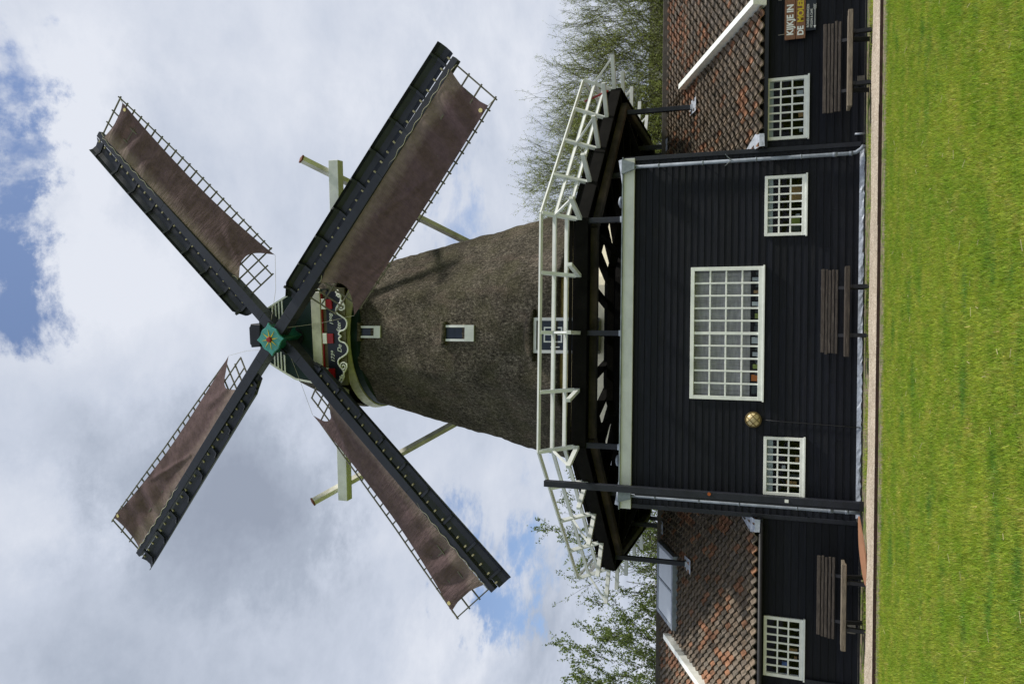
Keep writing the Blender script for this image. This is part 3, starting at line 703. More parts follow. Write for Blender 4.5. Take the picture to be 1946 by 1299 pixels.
# two small windows
for (z0,z1,x0,x1) in ((9.48,10.40,.0,.45),(12.74,13.48,.07,.43)):
    yb=TY-apo(z0)-.06; yt=TY-apo(z1)-.02; s=MB(); zs_=z0+.33*(z1-z0)*(.9)
    s.box(x0,x1,yb,yb+.5,z0,zs_)                                  # deep sill board
    for xa,xb in ((x0,x0+.065),(x1-.065,x1)):
        s.add([(xa,yb,zs_),(xb,yb,zs_),(xb,yb+.12,z1),(xa,yb+.12,z1),(xa,yb+.5,zs_),(xb,yb+.5,zs_),(xb,yb+.6,z1),(xa,yb+.6,z1)],[(0,1,2,3),(1,5,6,2),(4,0,3,7),(2,6,7,3)])
    f=s.build('window_surround','cream',A,bevel=.004)
    f['label']='cream framed window midway up the tower' if z0<11 else 'cream framed window just under the cap'
    s=MB(); xi0,xi1=x0+.066,x1-.066; yy=yb+.13
    s.box(xi0,xi1,yy+.03,yy+.06,zs_,z1); w_=s.build('window_frame','doorblue',f)
    s=MB(); g_=.03; xm=(xi0+xi1)/2; za=zs_+.06; zb=z1-.12; zm=za+(zb-za)*.62
    for (a,b,c,e) in ((xi0+.03,xm-.012,za,zm-.012),(xm+.012,xi1-.03,za,zm-.012),(xi0+.03,xm-.012,zm+.012,zb),(xm+.012,xi1-.03,zm+.012,zb)): s.box(a,b,yy+.024,yy+.029,c,e)
    s.build('pane','towerglass',f)
    s=MB(); rr=[]
    for x in np.linspace(x0-.1,x1+.1,9):
        rr.append([V((x,yb+.09,z1-.02)),V((x,yb+.05,z1+.06)),V((x,yb+.40,z1+.30)),V((x,yb+.6,z1-.02))])
    s.loft(rr,capA=True,capB=True); s.build('thatch_lintel','thatch',A)

# ================================================================ gallery
G=thing('mill_gallery','wooden gallery around the mill tower with white leaning railing on black posts','gallery',(TX,TY,5.8))
def octv(a,k,z):
    t=-PI/2-PI/8+k*PI/4; r=a/cos(PI/8); x=r*cos(t); y=r*sin(t)
    if a>4.5: x+=.42*min(1,max(0,(x-2.8)/3.2)) if x>0 else -.13*min(1,max(0,(-x-2.8)/3.2))
    return V((TX+x,TY+y,z))
def octp(a,k,f,z): return octv(a,k,z).lerp(octv(a,k+1,z),f)
def octq(a,k,f,z):
    P_=[]
    for q in (k,k+1):
        t=-PI/2-PI/8+q*PI/4; r=a/cos(PI/8); P_.append(V((TX+r*cos(t),TY+r*sin(t),z)))
    return P_[0].lerp(P_[1],f)
DZ=5.80; DA=6.08
s=MB()
for k in range(8):   # deck boards running parallel to each side
    a=4.10
    while a<DA-.05:
        a2=min(a+.155,DA); z=DZ+jit(.002)
        p=[octv(a,k,z),octv(a,k+1,z),octv(a2-.012,k+1,z),octv(a2-.012,k,z)]; q=[v+V((0,0,.045)) for v in p]
        s.add(p+q,[(0,1,2,3),(7,6,5,4),(0,4,5,1),(1,5,6,2),(2,6,7,3),(3,7,4,0)]); a+=.155
s.build('deck','deckwood',G)
s=MB()
for k in range(8):
    nrm=(octp(1,k,.5,0)-V((TX,TY,0))).normalized()
    for f in np.linspace(0,1,5)[:-1]:
        o=octp(DA,k,f,DZ-.10); i=octp(3.32,k,f,DZ-.10); s.beam(i,o,.10,.18)
split(s,'joist','deckwood',G)
s=MB()
for k in range(8):
    s.beam(octv(DA+.03,k,DZ-.07),octv(DA+.03,k+1,DZ-.07),.05,.27)
    for zz in (DZ+.10,DZ+.19):
        s.beam(octv(DA-.02,k,zz),octv(DA-.02,k+1,zz),.04,.075)
s.build('edge_board','deckwood',G)
s=MB()
for k in range(8): s.beam(octv(5.72,k,DZ-.27),octv(5.72,k+1,DZ-.27),.20,.17)
s.build('ring_beam','beambrown',G,bevel=.02)
s=MB()
for k in range(8): s.beam(octv(3.95,k,DZ-.30),octv(3.95,k+1,DZ-.30),.14,.16)
for k in range(8):
    for f in (.0,):
        s.beam(octp(3.4,k,f,4.72),octp(5.4,k,f,DZ-.30),.10,.12)
split(s,'brace','deckwood',G)
# posts
def zroof(x,y):
    if BX0<x<BX1: return BZ+.25
    return EZ+(min(y,2*22.8-y)-EY)*math.tan(PIT)
ft=[]
for k in range(8):
    for f in (0.,.5):
        p=octq(DA-.06 if k in (0,) or (k==1 and f==0) else (5.55 if f else 5.9),k,f,0)
        if p.y>26.5 and f==.5: continue
        zr=zroof(p.x,p.y)+.02; s=MB(); s.beam((p.x,p.y,zr),(p.x,p.y,DZ-.18),.115,.115,(0,1,0)); po=s.build('post','blackwood',G,bevel=.006)
        s=MB(); s.beam((p.x,p.y,zr-.02),(p.x,p.y,zr+.12),.16,.16,(0,1,0),w2=.12,h2=.12)
        c=[roofpt(p.x-.18,p.y-.28,.10),roofpt(p.x+.18,p.y-.28,.10),roofpt(p.x+.17,p.y+.2,.10),roofpt(p.x-.17,p.y+.2,.10)] if not BX0<p.x<BX1 else [(p.x-.12,p.y-.12,BZ+.27),(p.x+.12,p.y-.12,BZ+.27),(p.x+.12,p.y+.12,BZ+.27),(p.x-.12,p.y+.12,BZ+.27)]
        if p.y<22.9: s.add(c,[(0,1,2,3)])
        s.build('post_foot','lead',po)
# railing: leans outward; top and two lower rails, posts, outriggers and stays
def railz(h): return 6.02+.33*h   # apothem as it leans out
HR=[(.78,.075,.05),(.50,.10,.035),(.25,.10,.035)]
Z0=DZ+.02
for k in range(8):
    for (h,hh,ww) in HR:
        a=6.06+.34*(h/.78)-.02
        s=MB(); up=(octp(1,k,.5,0)-V((TX,TY,0))).normalized()*-.37+V((0,0,1))
        s.beam(octv(a,k,Z0+h),octv(a,k+1,Z0+h),ww if h<.7 else .085,hh if h<.7 else .05,up); o_=s.build('rail','cream',G,bevel=.004)
    for j in range(4):
        f=j/4
        base=octp(6.06,k,f,Z0-.10); top=octp(6.06+.335,k,f,Z0+.755)
        if j==0:
            c=V((TX,TY,0)); nrm=(V((base.x,base.y,0))-c).normalized()
        else: nrm=(octp(1,k,.5,0)-V((TX,TY,0))).normalized()
        side=(octv(1,k+1,0)-octv(1,k,0)).normalized()
        nrm=(V((base.x,base.y,0))-V((TX,TY,0))).normalized()
        s=MB(); s.beam(base,top,.075,.085,nrm); s.build('rail_post','cream',G,bevel=.004)
        s=MB(); arm_in=base-nrm*.25+V((0,0,.06)); arm_out=base+nrm*.92+V((0,0,.06)); s.beam(arm_in,arm_out,.075,.10); s.build('outrigger','cream',G,bevel=.004)
        if j%2==0:
            s=MB(); s.beam(arm_out-nrm*.08+V((0,0,.03)),base.lerp(top,.66)+nrm*.04,.045,.05); s.build('stay','cream',G,bevel=.003)
s=MB(); p=octv(6.2,2-1,Z0+.22); s.beam(octp(6.12,1,.985,Z0+.12),octp(6.25,1,.86,Z0+.62),.04,.05); s.build('red_bar','red',G)

# ================================================================ cap
K=thing('cap_house','boat-shaped thatched mill cap with striped green gable and scrolled name board','windmill cap',(TX,TY,13.1))
yw_=.10; cr=V((cos(yw_),-sin(yw_),0)); cn=V((-sin(yw_),-cos(yw_),0)); CP=V((.2,20.2,0)); ez=V((0,0,1))
CC=-.10   # centre of the cap front along cr
def CPt(s_,d,z): return CP+cr*s_-cn*d+ez*z          # d = depth behind the gable plane
def circ(cxy,r,z,n=64): return [V((cxy[0]+r*cos(2*PI*k/n),cxy[1]+r*sin(2*PI*k/n),z)) for k in range(n)]
cc=(TX-.0,TY)
s=MB(); s.loft([circ(cc,2.22,13.50),circ(cc,2.34,13.58),circ(cc,2.34,13.82),circ(cc,2.1,13.84)],smooth=False); s.build('ring_skirt','green',K)
s=MB(); s.loft([circ(cc,2.2,13.825),circ(cc,2.38,13.83),circ(cc,2.44,14.10),circ(cc,2.1,14.11)],smooth=False); s.build('ring_board','creamwarm',K)
# thatched hood
prof=[(.98,14.12),(1.0,14.3),(.98,14.6),(.93,15.0),(.80,15.6),(.62,16.1),(.40,16.55),(.18,16.82),(0,16.9)]
rings=[]
for t in np.linspace(0,1,26):
    dpt=-.02+5.0*t; W=1.72+.78*sin(min(t/.45,1)*PI/2) if t<.45 else 2.5*math.sqrt(max(0,1-((t-.45)/.60)**2)); zt=1-(.18*max(0,t-.15))
    rg=[]
    for sgn,pp in ((-1,prof),(1,prof[:-1][::-1])):
        for (wf,z) in pp:
            zz=14.12+(z-14.12)*zt; p=CPt(CC+sgn*wf*W*(.80 if t==0 else 1.)*(1),dpt,zz); k=mn.noise(p*3)*.03; rg.append(p+V((k,k,k)))
    rings.append(rg)
s=MB(); s.loft(rings,closed=False,capB=True); s.f.append(list(range(len(rings[0])))); s.c.append((1,1,1)); s.sm.append(False); s.build('thatch_hood','thatch',K)
s=MB(); s.add([CPt(CC+sg*w_,d_,14.13) for sg,w_,d_ in ((-1,1.5,.1),(1,1.5,.1),(1,2.4,2.2),(1,1.4,4.6),(-1,1.4,4.6),(-1,2.4,2.2))],[(0,1,2,3,4,5)]); s.build('cap_floor','deckwood',K)
# gable
def gw(z): return np.interp(z,[14.3,14.9,15.6,16.0,16.45,16.85,17.05],[1.44,1.42,1.32,1.12,.88,.58,.36])
zz=[14.3,14.6,14.9,15.3,15.6,15.8,16.0,16.2,16.45,16.65,16.85]
out=[(CC+gw(z),z) for z in zz]+[(CC-gw(z),z) for z in zz[::-1]]
s=MB(); s.extrude(out,CP,cr,ez,cn,.0,.06); s.build('gable','green',K)
s=MB()
for z in (15.95,16.07,16.19,16.31): s.extrude([(CC-gw(z)+.0,z),(CC+gw(z)-.0,z),(CC+gw(z+.05),z+.05),(CC-gw(z+.05),z+.05)],CP,cr,ez,cn,.061,.075)
split(s,'gable_stripes','white',K)
s=MB()
for sg in (-1,1):
    for a,b in zip(zz[1:-1],zz[2:]):
        s.beam(CPt(CC+sg*(gw(a)+.0),-.07,a),CPt(CC+sg*(gw(b)+.0),-.07,b),.05,.05,cn)
split(s,'gable_trim','white',K)
s=MB(); s.extrude([(CC-.33,16.80),(CC+.36,16.76),(CC+.38,17.12),(CC+.30,17.14),(CC+.28,17.18),(CC-.26,17.18),(CC-.28,17.14),(CC-.36,17.14)],CP,cr,ez,cn,-.25,.14)
s.build('ridge_ornament','blackwood',K,bevel=.02)
# boarded lower front: wind beam, dentil blocks, name board
s=MB(); s.extrude([(CC-1.35,14.62),(CC-1.2,14.54),(CC+1.35,14.54),(CC+1.35,14.86),(CC-1.05,14.86),(CC-1.3,14.78)],CP,cr,ez,cn,.061,.20); s.build('wind_beam','creamwarm',K,bevel=.012)
s=MB(); s.extrude([(CC-1.3,14.50),(CC+1.3,14.50),(CC+1.3,14.535),(CC-1.3,14.535)],CP,cr,ez,cn,.061,.16); s.build('red_fillet','red',K)
s=MB(); s.extrude([(CC-1.4,14.36),(CC+1.4,14.36),(CC+1.4,14.50),(CC-1.4,14.50)],CP,cr,ez,cn,.061,.10); s.build('frieze',mat('olive_frieze',(.10,.085,.045),.6,.3,4.),K)
for sx_ in (-1.10,-.05,.98):
    s=MB(); s.extrude([(CC+sx_-.15,14.36),(CC+sx_+.16,14.36),(CC+sx_+.16,14.50),(CC+sx_-.15,14.50)],CP,cr,ez,cn,.101,.20); bl=s.build('block','white',K,bevel=.006)
    s=MB(); s.extrude([(CC+sx_-.14,14.15),(CC+sx_+.15,14.15),(CC+sx_+.15,14.358),(CC+sx_-.14,14.358)],CP,cr,ez,cn,.135,.19); s.build('red_panel','red',bl)
half=[(0,13.955),(-.06,14.04),(-.15,13.99),(-.2,13.84),(-.30,13.76),(-.42,13.745),(-.52,13.80),(-.60,13.92),(-.68,14.05),(-.78,14.10),(-.90,14.05),(-1.02,13.94),(-1.14,13.92),(-1.24,14.02),(-1.34,14.08)]
half=[(x,z-.06) for x,z in half]
edge=[(CC+.02-x,z) for x,z in half[::-1]]+[(CC+.02+x,z) for x,z in half[1:]]
def smooth_line(pts,n=6):
    out=[]; P_=[pts[0]]+list(pts)+[pts[-1]]
    for i in range(1,len(P_)-2):
        p0,p1,p2,p3=[V((*P_[i+j],0)) for j in (-1,0,1,2)]
        for k in range(n):
            t=k/n; q=.5*((2*p1)+(-p0+p2)*t+(2*p0-5*p1+4*p2-p3)*t*t+(-p0+3*p1-3*p2+p3)*t**3); out.append((q.x,q.y))
    out.append(tuple(pts[-1])); return out
se=smooth_line(edge,5)
s=MB(); n=len(se)
for (x1,z1),(x2,z2) in zip(se[:-1],se[1:]): s.extrude([(x1,14.37),(x1,z1),(x2,z2),(x2,14.37)],CP,cr,ez,cn,.105,.14)
s.build('name_board','navy',K); nb=COL.objects['name_board'] if 'name_board' in COL.objects else None
s=MB(); s.tube([CPt(x,-.135,z) for x,z in se],.026,6)
def spiral(x0,z0,sx,r0=.135,turns=1.6,th0=-90):
    pts=[]
    for i in range(34):
        t=i/33; r=r0*(1-t*.85); a=R(th0)+sx*t*turns*2*PI; pts.append(CPt(x0+r*cos(a),-.15,z0+r*sin(a)))
    s.tube(pts,.021,6)
for sg in (-1,1):
    spiral(CC+.02+sg*.90,13.86,-sg); spiral(CC+.02+sg*1.20,13.92,-sg,.07,1.2,th0=90)
    s.tube([CPt(CC+.02+sg*x,-.15,z-.06) for x,z in ((.80,13.80),(.92,13.79),(1.04,13.86),(1.10,13.92),(1.2,13.90),(1.3,13.95),(1.38,14.02))],.024,6)
s.build('scroll_border','white',nb)
for st,x,z,sz in (('1739',-.62,14.15,.17),('1998',.50,14.15,.17),('De',-.37,13.90,.195),('Ster',.28,13.90,.195)):
    text('lettering',st,sz,'white',nb,CPt(CC+.02+x,-.145,z),cr,ez,shear=.35,ext=.003,bold=.0015)
# board behind name board
s=MB(); s.extrude([(CC-1.45,13.78),(CC+1.45,13.78),(CC+1.5,14.38),(CC-1.5,14.38)],CP,cr,ez,cn,.0,.06); s.build('apron_board',mat('olive_apron',(.13,.12,.06),.6,.3,3.),K)
# long cross beam with end braces and tail pole
s=MB(); a=CP-cn*.55+cr*(-5.30)+ez*14.42; b=CP-cn*.55+cr*(5.17)+ez*14.26; s.beam(a,b,.30,.33); s.build('cross_beam','cream',K,bevel=.012)
s=MB()
for sg,st in ((1,CP-cn*.80+cr*4.72+ez*14.38),(-1,CP-cn*.80+cr*(-4.85)+ez*14.50)):
    tail=V((TX+.5,TY+7.,6.9)); dd=(tail-st).normalized(); s.beam(st-dd*1.15,tail,.15,.20)
split(s,'brace','creamwarm',K)
s=MB()
for sg,st in ((1,CP-cn*.80+cr*4.72+ez*14.38),(-1,CP-cn*.80+cr*(-4.85)+ez*14.50)):
    tail=V((TX+.5,TY+7.,6.9)); dd=(tail-st).normalized(); s.beam(st-dd*1.20,st-dd*1.151,.17,.22)
split(s,'brace_cap',mat('rusty_cap',(.16,.05,.03),.8,.2),K)
s=MB(); s.beam(CP-cn*4.6+ez*14.6,V((TX+.5,TY+7.0,6.5)),.35,.35); s.build('tail_pole','creamwarm',K)
s=MB(); s.tube([CP-cn*.3+cr*CC+ez*15.45,V((.018,19.335,15.686))],.26,14); s.build('wind_shaft','blackwood',K)

# ================================================================ sails
H=V((.018,19.335,15.686)); nf=V((-.12809,-.98828,.08299))
ru=V((.99170,-.12853,0)); uu=V((.01067,.08230,.99655))
X=thing('sail_cross','four black-framed windmill sails with brown canvas on a turquoise hub','windmill sails',tuple(H))
A0=.85272679
def beta(r): return R(np.interp(r,[0,2,6.4,9.6],[27,25,12,-2]))
def surf(r,w,h=0.):
    """point in arm space: x = trailing side, y = backward, z = along the stock; h lifts toward the front"""
    b=beta(r); return V((w*cos(b)+h*sin(b),w*sin(b)-h*cos(b),r))
def make_arm(idx,ang,off,L,seed,narrow,pale):
    rs=random.Random(seed)
    s=MB()
    # stock, tapering
    prev=None
    for r0,r1 in ((0,.9),(.9,3),(3,6),(6,L)):
        def wd(r): return np.interp(r,[0,.9,L],[.34,.34,.19])
        def dp(r): return np.interp(r,[0,.9,L],[.36,.34,.17])
        s.beam((0,0,r0),(0,0,r1),dp(r0) if False else wd(r0),dp(r0),(0,1,0),w2=wd(r1),h2=dp(r1))
    arm=s.build('sail','sailblack',X,local=True,bevel=.008)
    d=ru*cos(ang)+uu*sin(ang); t=d.cross(nf)
    Mx=Matrix(((t.x,-nf.x,d.x,0),(t.y,-nf.y,d.y,0),(t.z,-nf.z,d.z,0),(0,0,0,1)))
    Mx.translation=nf*off; arm.matrix_local=Mx
    # lattice
    nb=25; r0,r1=1.75,L-.12; W=1.52; s=MB()
    for i in range(nb):
        r=r0+(r1-r0)*i/(nb-1); wmax=W+.05
        if i<2: wmax=W*.70+.05*i
        s.beam(surf(r,.12),surf(r,wmax),.036,.036,(0,0,1)); s.beam(surf(r,-.24),surf(r,-.15),.04,.045,(0,0,1),col=(3.2,3.0,2.6)); 
    for w_,ra in ((W,r0+.6),(W*.66,r0),(W*.36,r0)):
        pts=[surf(r,w_,.03) for r in np.linspace(ra,r1+.06,16)]
        for p,q in zip(pts[:-1],pts[1:]): s.beam(p,q,.036,.030,(0,1,0))
    s.build('lattice','lath',arm,local=True)
    # leading boards: hollow curved plate + ribs
    s=MB(); rr=[]
    rb0,rb1=1.35,L+.04
    for r in np.linspace(rb0,rb1,22):
        b=beta(r)*.8; ww=np.interp(r,[rb0,rb0+.25,rb1],[.40,.60,.66]); ring=[]
        for (wf,hf) in ((.22,.02),(.45,-.08),(.72,-.10),(.92,-.02),(1.0,.10)):
            wv=-ww*wf-.02; hv=hf*.9; ring.append(V((wv*cos(b)+hv*sin(b),wv*sin(b)-hv*cos(b),r)))
        ring+= [p+V((-.01,.03,0)) for p in ring[::-1]]
        rr.append(ring)
    s.loft(rr,capA=True,capB=True,smooth=False); s.build('leading_board','sailblack',arm,local=True)
    s=MB()
    for r in [rb0+.25]+list(np.linspace(rb0+1.1,rb1-.35,8)):
        b=beta(r)*.8; ww=np.interp(r,[rb0,rb0+.25,rb1],[.40,.60,.66])
        for (wa,ha,wb,hb) in ((.12,.02,.75,-.03),(.72,-.03,1.0,.10)):
            pa=V((-ww*wa*cos(b)+ha*sin(b),-ww*wa*sin(b)-ha*cos(b),r)); pb=V((-ww*wb*cos(b)+hb*sin(b),-ww*wb*sin(b)-hb*cos(b),r)); s.beam(pa,pb,.055,.07,(0,0,1))
    split(s,'board_rib','sailblack',arm,local=True)
    # canvas
    nr,nw=110,26; vs=[]; cols=[]
    ra,rb=2.1,L-.30
    for i in range(nr+1):
        f=i/nr
        for j in range(nw+1):
            u=j/nw
            # heel (f=0) pulled to outer corner, concave heel edge
            wi=.10+.10*math.exp(-((f)/.05)**2)
            wo=W*(.985-.10*narrow*sin(PI*min(1,f*1.02))**.8)
            if f>.93: pass
            w_=wi+(wo-wi)*u
            rh=ra+.55*sin(PI*u)**1.0*.9+ (.25*(1-u))          # concave heel
            rt=rb+.0-.12*sin(PI*u)-.25*u*.2
            r=rh+(rt-rh)*f
            env=sin(PI*u)**.7
            h=.10
            h-=0
            fold=.055*env*sin(r*7.5+1.5*u+seed)*math.exp(-((r-8.3)/1.5)**2)*1.3
            fold+=.05*(mn.noise(V((r*1.1+seed,u*2.0,seed)))) *env*1.6
            fold+=.05*env*max(0,1-abs((u-.15)-(r-rh)/2.6-.1)*7)*(r-rh<2.6)
            fold+=.010*env*mn.noise(V((r*5.5,u*1.2,seed+3)))
            if idx==1: fold+=.07*math.exp(-((u-(.35+.5*(r-5.2)/1.9))/.06)**2)*(1 if 5.0<r<7.4 else 0)*env
            if idx==3: fold+=.06*math.exp(-((u-(.25+.6*(r-5.6)/1.8))/.07)**2)*(1 if 5.4<r<7.6 else 0)*env
            vs.append(surf(r,w_,h+max(fold,-.085))); cols.append((u,pale,0))
    fs=[]; 
    for i in range(nr):
        for j in range(nw): fs.append((i*(nw+1)+j,i*(nw+1)+j+1,(i+1)*(nw+1)+j+1,(i+1)*(nw+1)+j))
    s=MB(); s.add(vs,fs,(1,1,1),True)
    for q,fc in enumerate(fs): s.c[q]=((q%nw+.5)/nw+.0001,pale,0.)
    cl=s.build('sailcloth','cloth',arm,local=True)
    # rope along the stock edge, heel rope, grommet
    s=MB(); pts=[]
    for i in range(nr+1):
        p=vs[i*(nw+1)]; pts.append(p+V((-.03+.025*sin(i*.95),-.03,0)))
    s.tube(pts,.011,4,cap=False)
    oc=vs[nw]; s.tube([oc,oc.lerp(V((.12,-.05,.5)),.5)+V((0,0,-.05)),V((.12,-.15,.55))],.005,4,cap=False)
    p=vs[nr*(nw+1)+nw]; s.tube([p,surf(r1+.02,W,.03)],.009,4,cap=False)
    p=vs[nr*(nw+1)]; s.tube([p,surf(r1+.02,.12,.06)],.009,4,cap=False)
    s.build('rope','rope',arm,local=True)
    s=MB(); p=vs[(nr-3)*(nw+1)+nw-2]+V((0,-.02,0)); s.tube([p,p+V((0,-.02,0))],.055,12); s.build('grommet','brass',cl,local=True)
    return arm
OF=.15
arms=[(0,.81977,-.38,9.60,3,1.5,.15),(1,-.72119,-.06,9.63,5,.15,.0),(2,-2.36744,-.38,9.66,8,1.7,.9),(3,-3.85667,-.06,10.05,11,1.5,.6)]
labs=['upper sail on the sign side','lower sail on the sign side','lower sail on the lamp side','upper sail on the lamp side']
for a_,lb in zip(arms,labs): make_arm(*a_)['label']=lb
# hub
hd=ru*cos(A0)+uu*sin(A0); ht=hd.cross(nf)
s=MB(); q=.33
def HP(a,b,c): return H+ht*a+hd*b+nf*c
prev=None; rg=[]
for c,qq in ((-.85,.24),(-.62,.30),(.12,.31),(.17,.29)):
    rg.append([HP(sx*qq,sy*qq,c) for sx,sy in ((-1,-1),(1,-1),(1,1),(-1,1))])
s.loft(rg,capA=True,capB=True,smooth=False); s.build('hub','hubgreen',X,bevel=.015)
s=MB(); out=[]
for k in range(4):   # four-cornered plate with scalloped sides
    a0=R(45+90*k); a1=R(135+90*k)
    for f in np.linspace(0,1,9)[:-1]:
        p=V((cos(a0),sin(a0),0))*.50; q_=V((cos(a1),sin(a1),0))*.50; m_=p.lerp(q_,f); out.append((m_.x*(.93+.16*math.exp(-((f-.5)/.16)**2)+.07*abs(2*f-1)**4),m_.y*(.93+.16*math.exp(-((f-.5)/.16)**2)+.07*abs(2*f-1)**4)))
s.extrude(out,H,ht,hd,nf,.17,.23); s.build('hub_plate','turq',X,bevel=.01)
s=MB(); out=[]
for k in range(16):
    r_=.31 if k%2==0 else .06; a=2*PI*k/16+.15; out.append((r_*cos(a),r_*sin(a)))
s.extrude(out,H,ru,uu,nf,.231,.245); s.build('star','yellow',X)
s=MB(); s.tube([H+nf*.245,H+nf*.31],[.09,.07],14); s.build('hub_pin','red',X)
# wedges around the stocks
s=MB()
for k in range(4):
    a=A0+k*PI/2; d=ru*cos(a)+uu*sin(a); t=d.cross(nf)
    for sg in (-1,1): s.beam(H+d*.30+t*sg*.17-nf*.1,H+d*.52+t*sg*.17-nf*.1,.07,.10,nf)
split(s,'wedge','blackwood',X)

# ================================================================ benches
def bench(x0,x1,label,kind,sk=0.):
    yf,yb=15.48,15.92; root=thing('bench',label,'bench',((x0+x1)/2,15.7,0),'wooden benches along the black wall')
    rs=random.Random(int(x0*10))
    zc=[.815,.745,.685,.62,.555] if kind else [.80,.735,.68,.62,.56]
    for i,z in enumerate(zc):
        y=yb-(.79-z)*.22+.05; h=.066 if i==0 else .047; s=MB(); j0,j1=rs.uniform(-.02,.02),rs.uniform(-.02,.02)
        s.beam((x0+.05+j0,y,z-.02),(x1-.02+j1,y+rs.uniform(-.01,.01),z-.02+sk),.04,h,(0,.2,1)); s.build('back_slat','bench',root,bevel=.006)
    for i,y in enumerate((yf,yf+.12,yf+.24)):
        s=MB(); s.beam((x0,y,.39),(x1,y,.39+sk),.105,.085 if i==0 else .06,(0,0,1)); s.build('seat_slat','benchlight' if kind else 'bench',root,bevel=.008)
    L=x1-x0
    for x in (x0+.24*L,x1-.22*L):
        s=MB(); s.beam((x,yf+.02,0),(x,yf+.06,.36),.07,.08,(0,1,0)); s.beam((x,yb+.06,0),(x,yb-.02,.38),.07,.08,(0,1,0)); split(s,'leg','iron',root,bevel=.005)
        s=MB(); s.beam((x,yf-.02,.33),(x,yb+.02,.33),.06,.05); s.build('seat_bearer','iron',root)
        s=MB(); s.beam((x,yb-.02,.38),(x,yb+.10,.82),.06,.05,(0,1,0)); s.build('back_support','iron',root)
    return root
bench(-.20,1.47,'weathered grey bench under the large forty-pane window',0)
bench(4.42,6.20,'weathered bench below the brown sign boards, pale front seat plank',1)
bench(-5.62,-4.02,'weathered bench on the lamp side, near the brown disc by the path',1)

# ================================================================ small things
# bulkhead lamp
Lm=thing('wall_lamp','round caged bulkhead lamp with cream glass on the black wall','wall lamp',(-1.50,YF-.03,2.04))
s=MB(); c=V((-1.51,YF-.025,2.045)); s.tube([c,c+V((0,-.05,0))],.155,28); bs=s.build('base','brass' if False else mat('dark_brass',(.10,.075,.03),.5,.2),Lm)
s=MB(); rings=[]
for t in np.linspace(0,PI/2*.98,8): rings.append([c+V((.135*cos(t)*cos(a),-.05-.09*sin(t),.135*cos(t)*sin(a))) for a in np.linspace(0,2*PI,25)[:-1]])
s.loft(rings,capB=True); s.build('glass_dome','bulkglass',Lm)
s=MB()
for off in (-.05,.05):
    for dirx in (0,1):
        pts=[]
        for t in np.linspace(-1,1,13):
            u_=t*math.sqrt(.14**2-off**2); z_=math.sqrt(max(0,.14**2-off**2-u_**2))/.14
            a_,b_=(u_,off) if dirx else (off,u_)
            # cage turned 45 degrees
            pts.append(c+V(((a_-b_)*.7071,-.055-.10*z_,(a_+b_)*.7071)))
        s.tube(pts,.008,6)
pts=[c+V((.15*cos(a),-.055,.15*sin(a))) for a in np.linspace(0,2*PI,29)[:-1]]; s.tube(pts,.012,6,closed=True)
s.build('cage',M['brass'] if False else mat('cage_metal',(.13,.09,.03),.5,.2),Lm)
s=MB(); s.tube([(-1.51,YF-.035,1.90),(-1.53,YF-.04,1.5),(-1.55,YF-.04,.9),(-1.57,YF-.045,.4),(-1.58,YF-.06,.06)],.010,6); s.build('cable','iron',Lm)

# tall black post against the front
Pm=thing('timber_post','tall square black timber post standing against the wall, taller than the roof edge','post',(-3.03,16.14,0))
s=MB(); s.beam((-3.045,16.12,.0),(-3.06,16.12,6.36),.135,.15,(0,1,0)); s.build('shaft','blackwood',Pm,bevel=.008)
s=MB(); s.beam((-3.14,16.17,.02),(-3.16,16.18,4.4),.05,.05,(0,1,0)); s.build('side_batten','blackwood',Pm)
s=MB(); s.box(-3.08,-3.02,16.03,16.043,1.36,1.43); s.build('white_tag','white',Pm)
s=MB(); s.tube([(-3.02,16.04,2.87),(-3.02,16.02,2.87)],.035,10); s.build('orange_button',mat('orange_knob',(.35,.08,.01),.5,.1),Pm)
s=MB(); s.box(-3.14,-2.95,16.02,16.03,.0,.09); s.build('foot_plate','iron',Pm)

# brown board lying by the path
s=MB(); out=[]
for k in range(40):
    t=2*PI*k/40; x=cos(t); y=sin(t); out.append((x*.62,y*.24*(1-.55*max(0,x))))
exx=V((.99,.03,.10)).normalized(); eyy=V((-.03,1,.12)).normalized(); ezz=exx.cross(eyy)
s.extrude(out,(-3.70,15.26,.115),exx,eyy,ezz,-.02,.0)
tag(s.build('brown_disc','brownplate'),'flat rounded brown board lying tilted beside the gravel path','board')

# sign boards
def signboard(label,x0,x1,z0,z1,y,m,group=None):
    r_=thing('sign_board',label,'sign',((x0+x1)/2,y,z0),group); s=MB(); s.box(x0,x1,y,y+.025,z0,z1); s.build('board',m,r_,bevel=.004)
    s=MB()
    for x in (x0+.12,x1-.2): s.tube([(x,y+.01,z1),(x,y+.03,z1+.12)],.004,5)
    s.build('hanger','rope',r_)
    return r_
ys=YF-.06
a=signboard('brown wooden sign reading KIJKJE IN in white, above the other signs',6.10,7.12,1.335,1.535,ys,'browncoat','brown sign boards above the bench')
text('lettering','KIJKJE IN',.17,'white',a,(6.18,ys-.004,1.375),(1,0,0),(0,0,1),ext=.003,bold=.006,align='LEFT',sx=.92,spacing=1.02)
a=signboard('brown wooden sign reading DE MOLEN in white and yellow letters',6.10,7.12,1.145,1.325,ys,'browncoat','brown sign boards above the bench')
text('lettering','DE',.155,'white',a,(6.16,ys-.004,1.185),(1,0,0),(0,0,1),ext=.003,bold=.006,align='LEFT',sx=.95)
text('lettering','MOLEN',.155,'yellow',a,(6.42,ys-.004,1.185),(1,0,0),(0,0,1),ext=.003,bold=.006,align='LEFT',sx=.98)
a=signboard('small dark sign with white lettering and an arrow, under the brown signs',6.24,6.86,.945,1.135,ys,'navy')
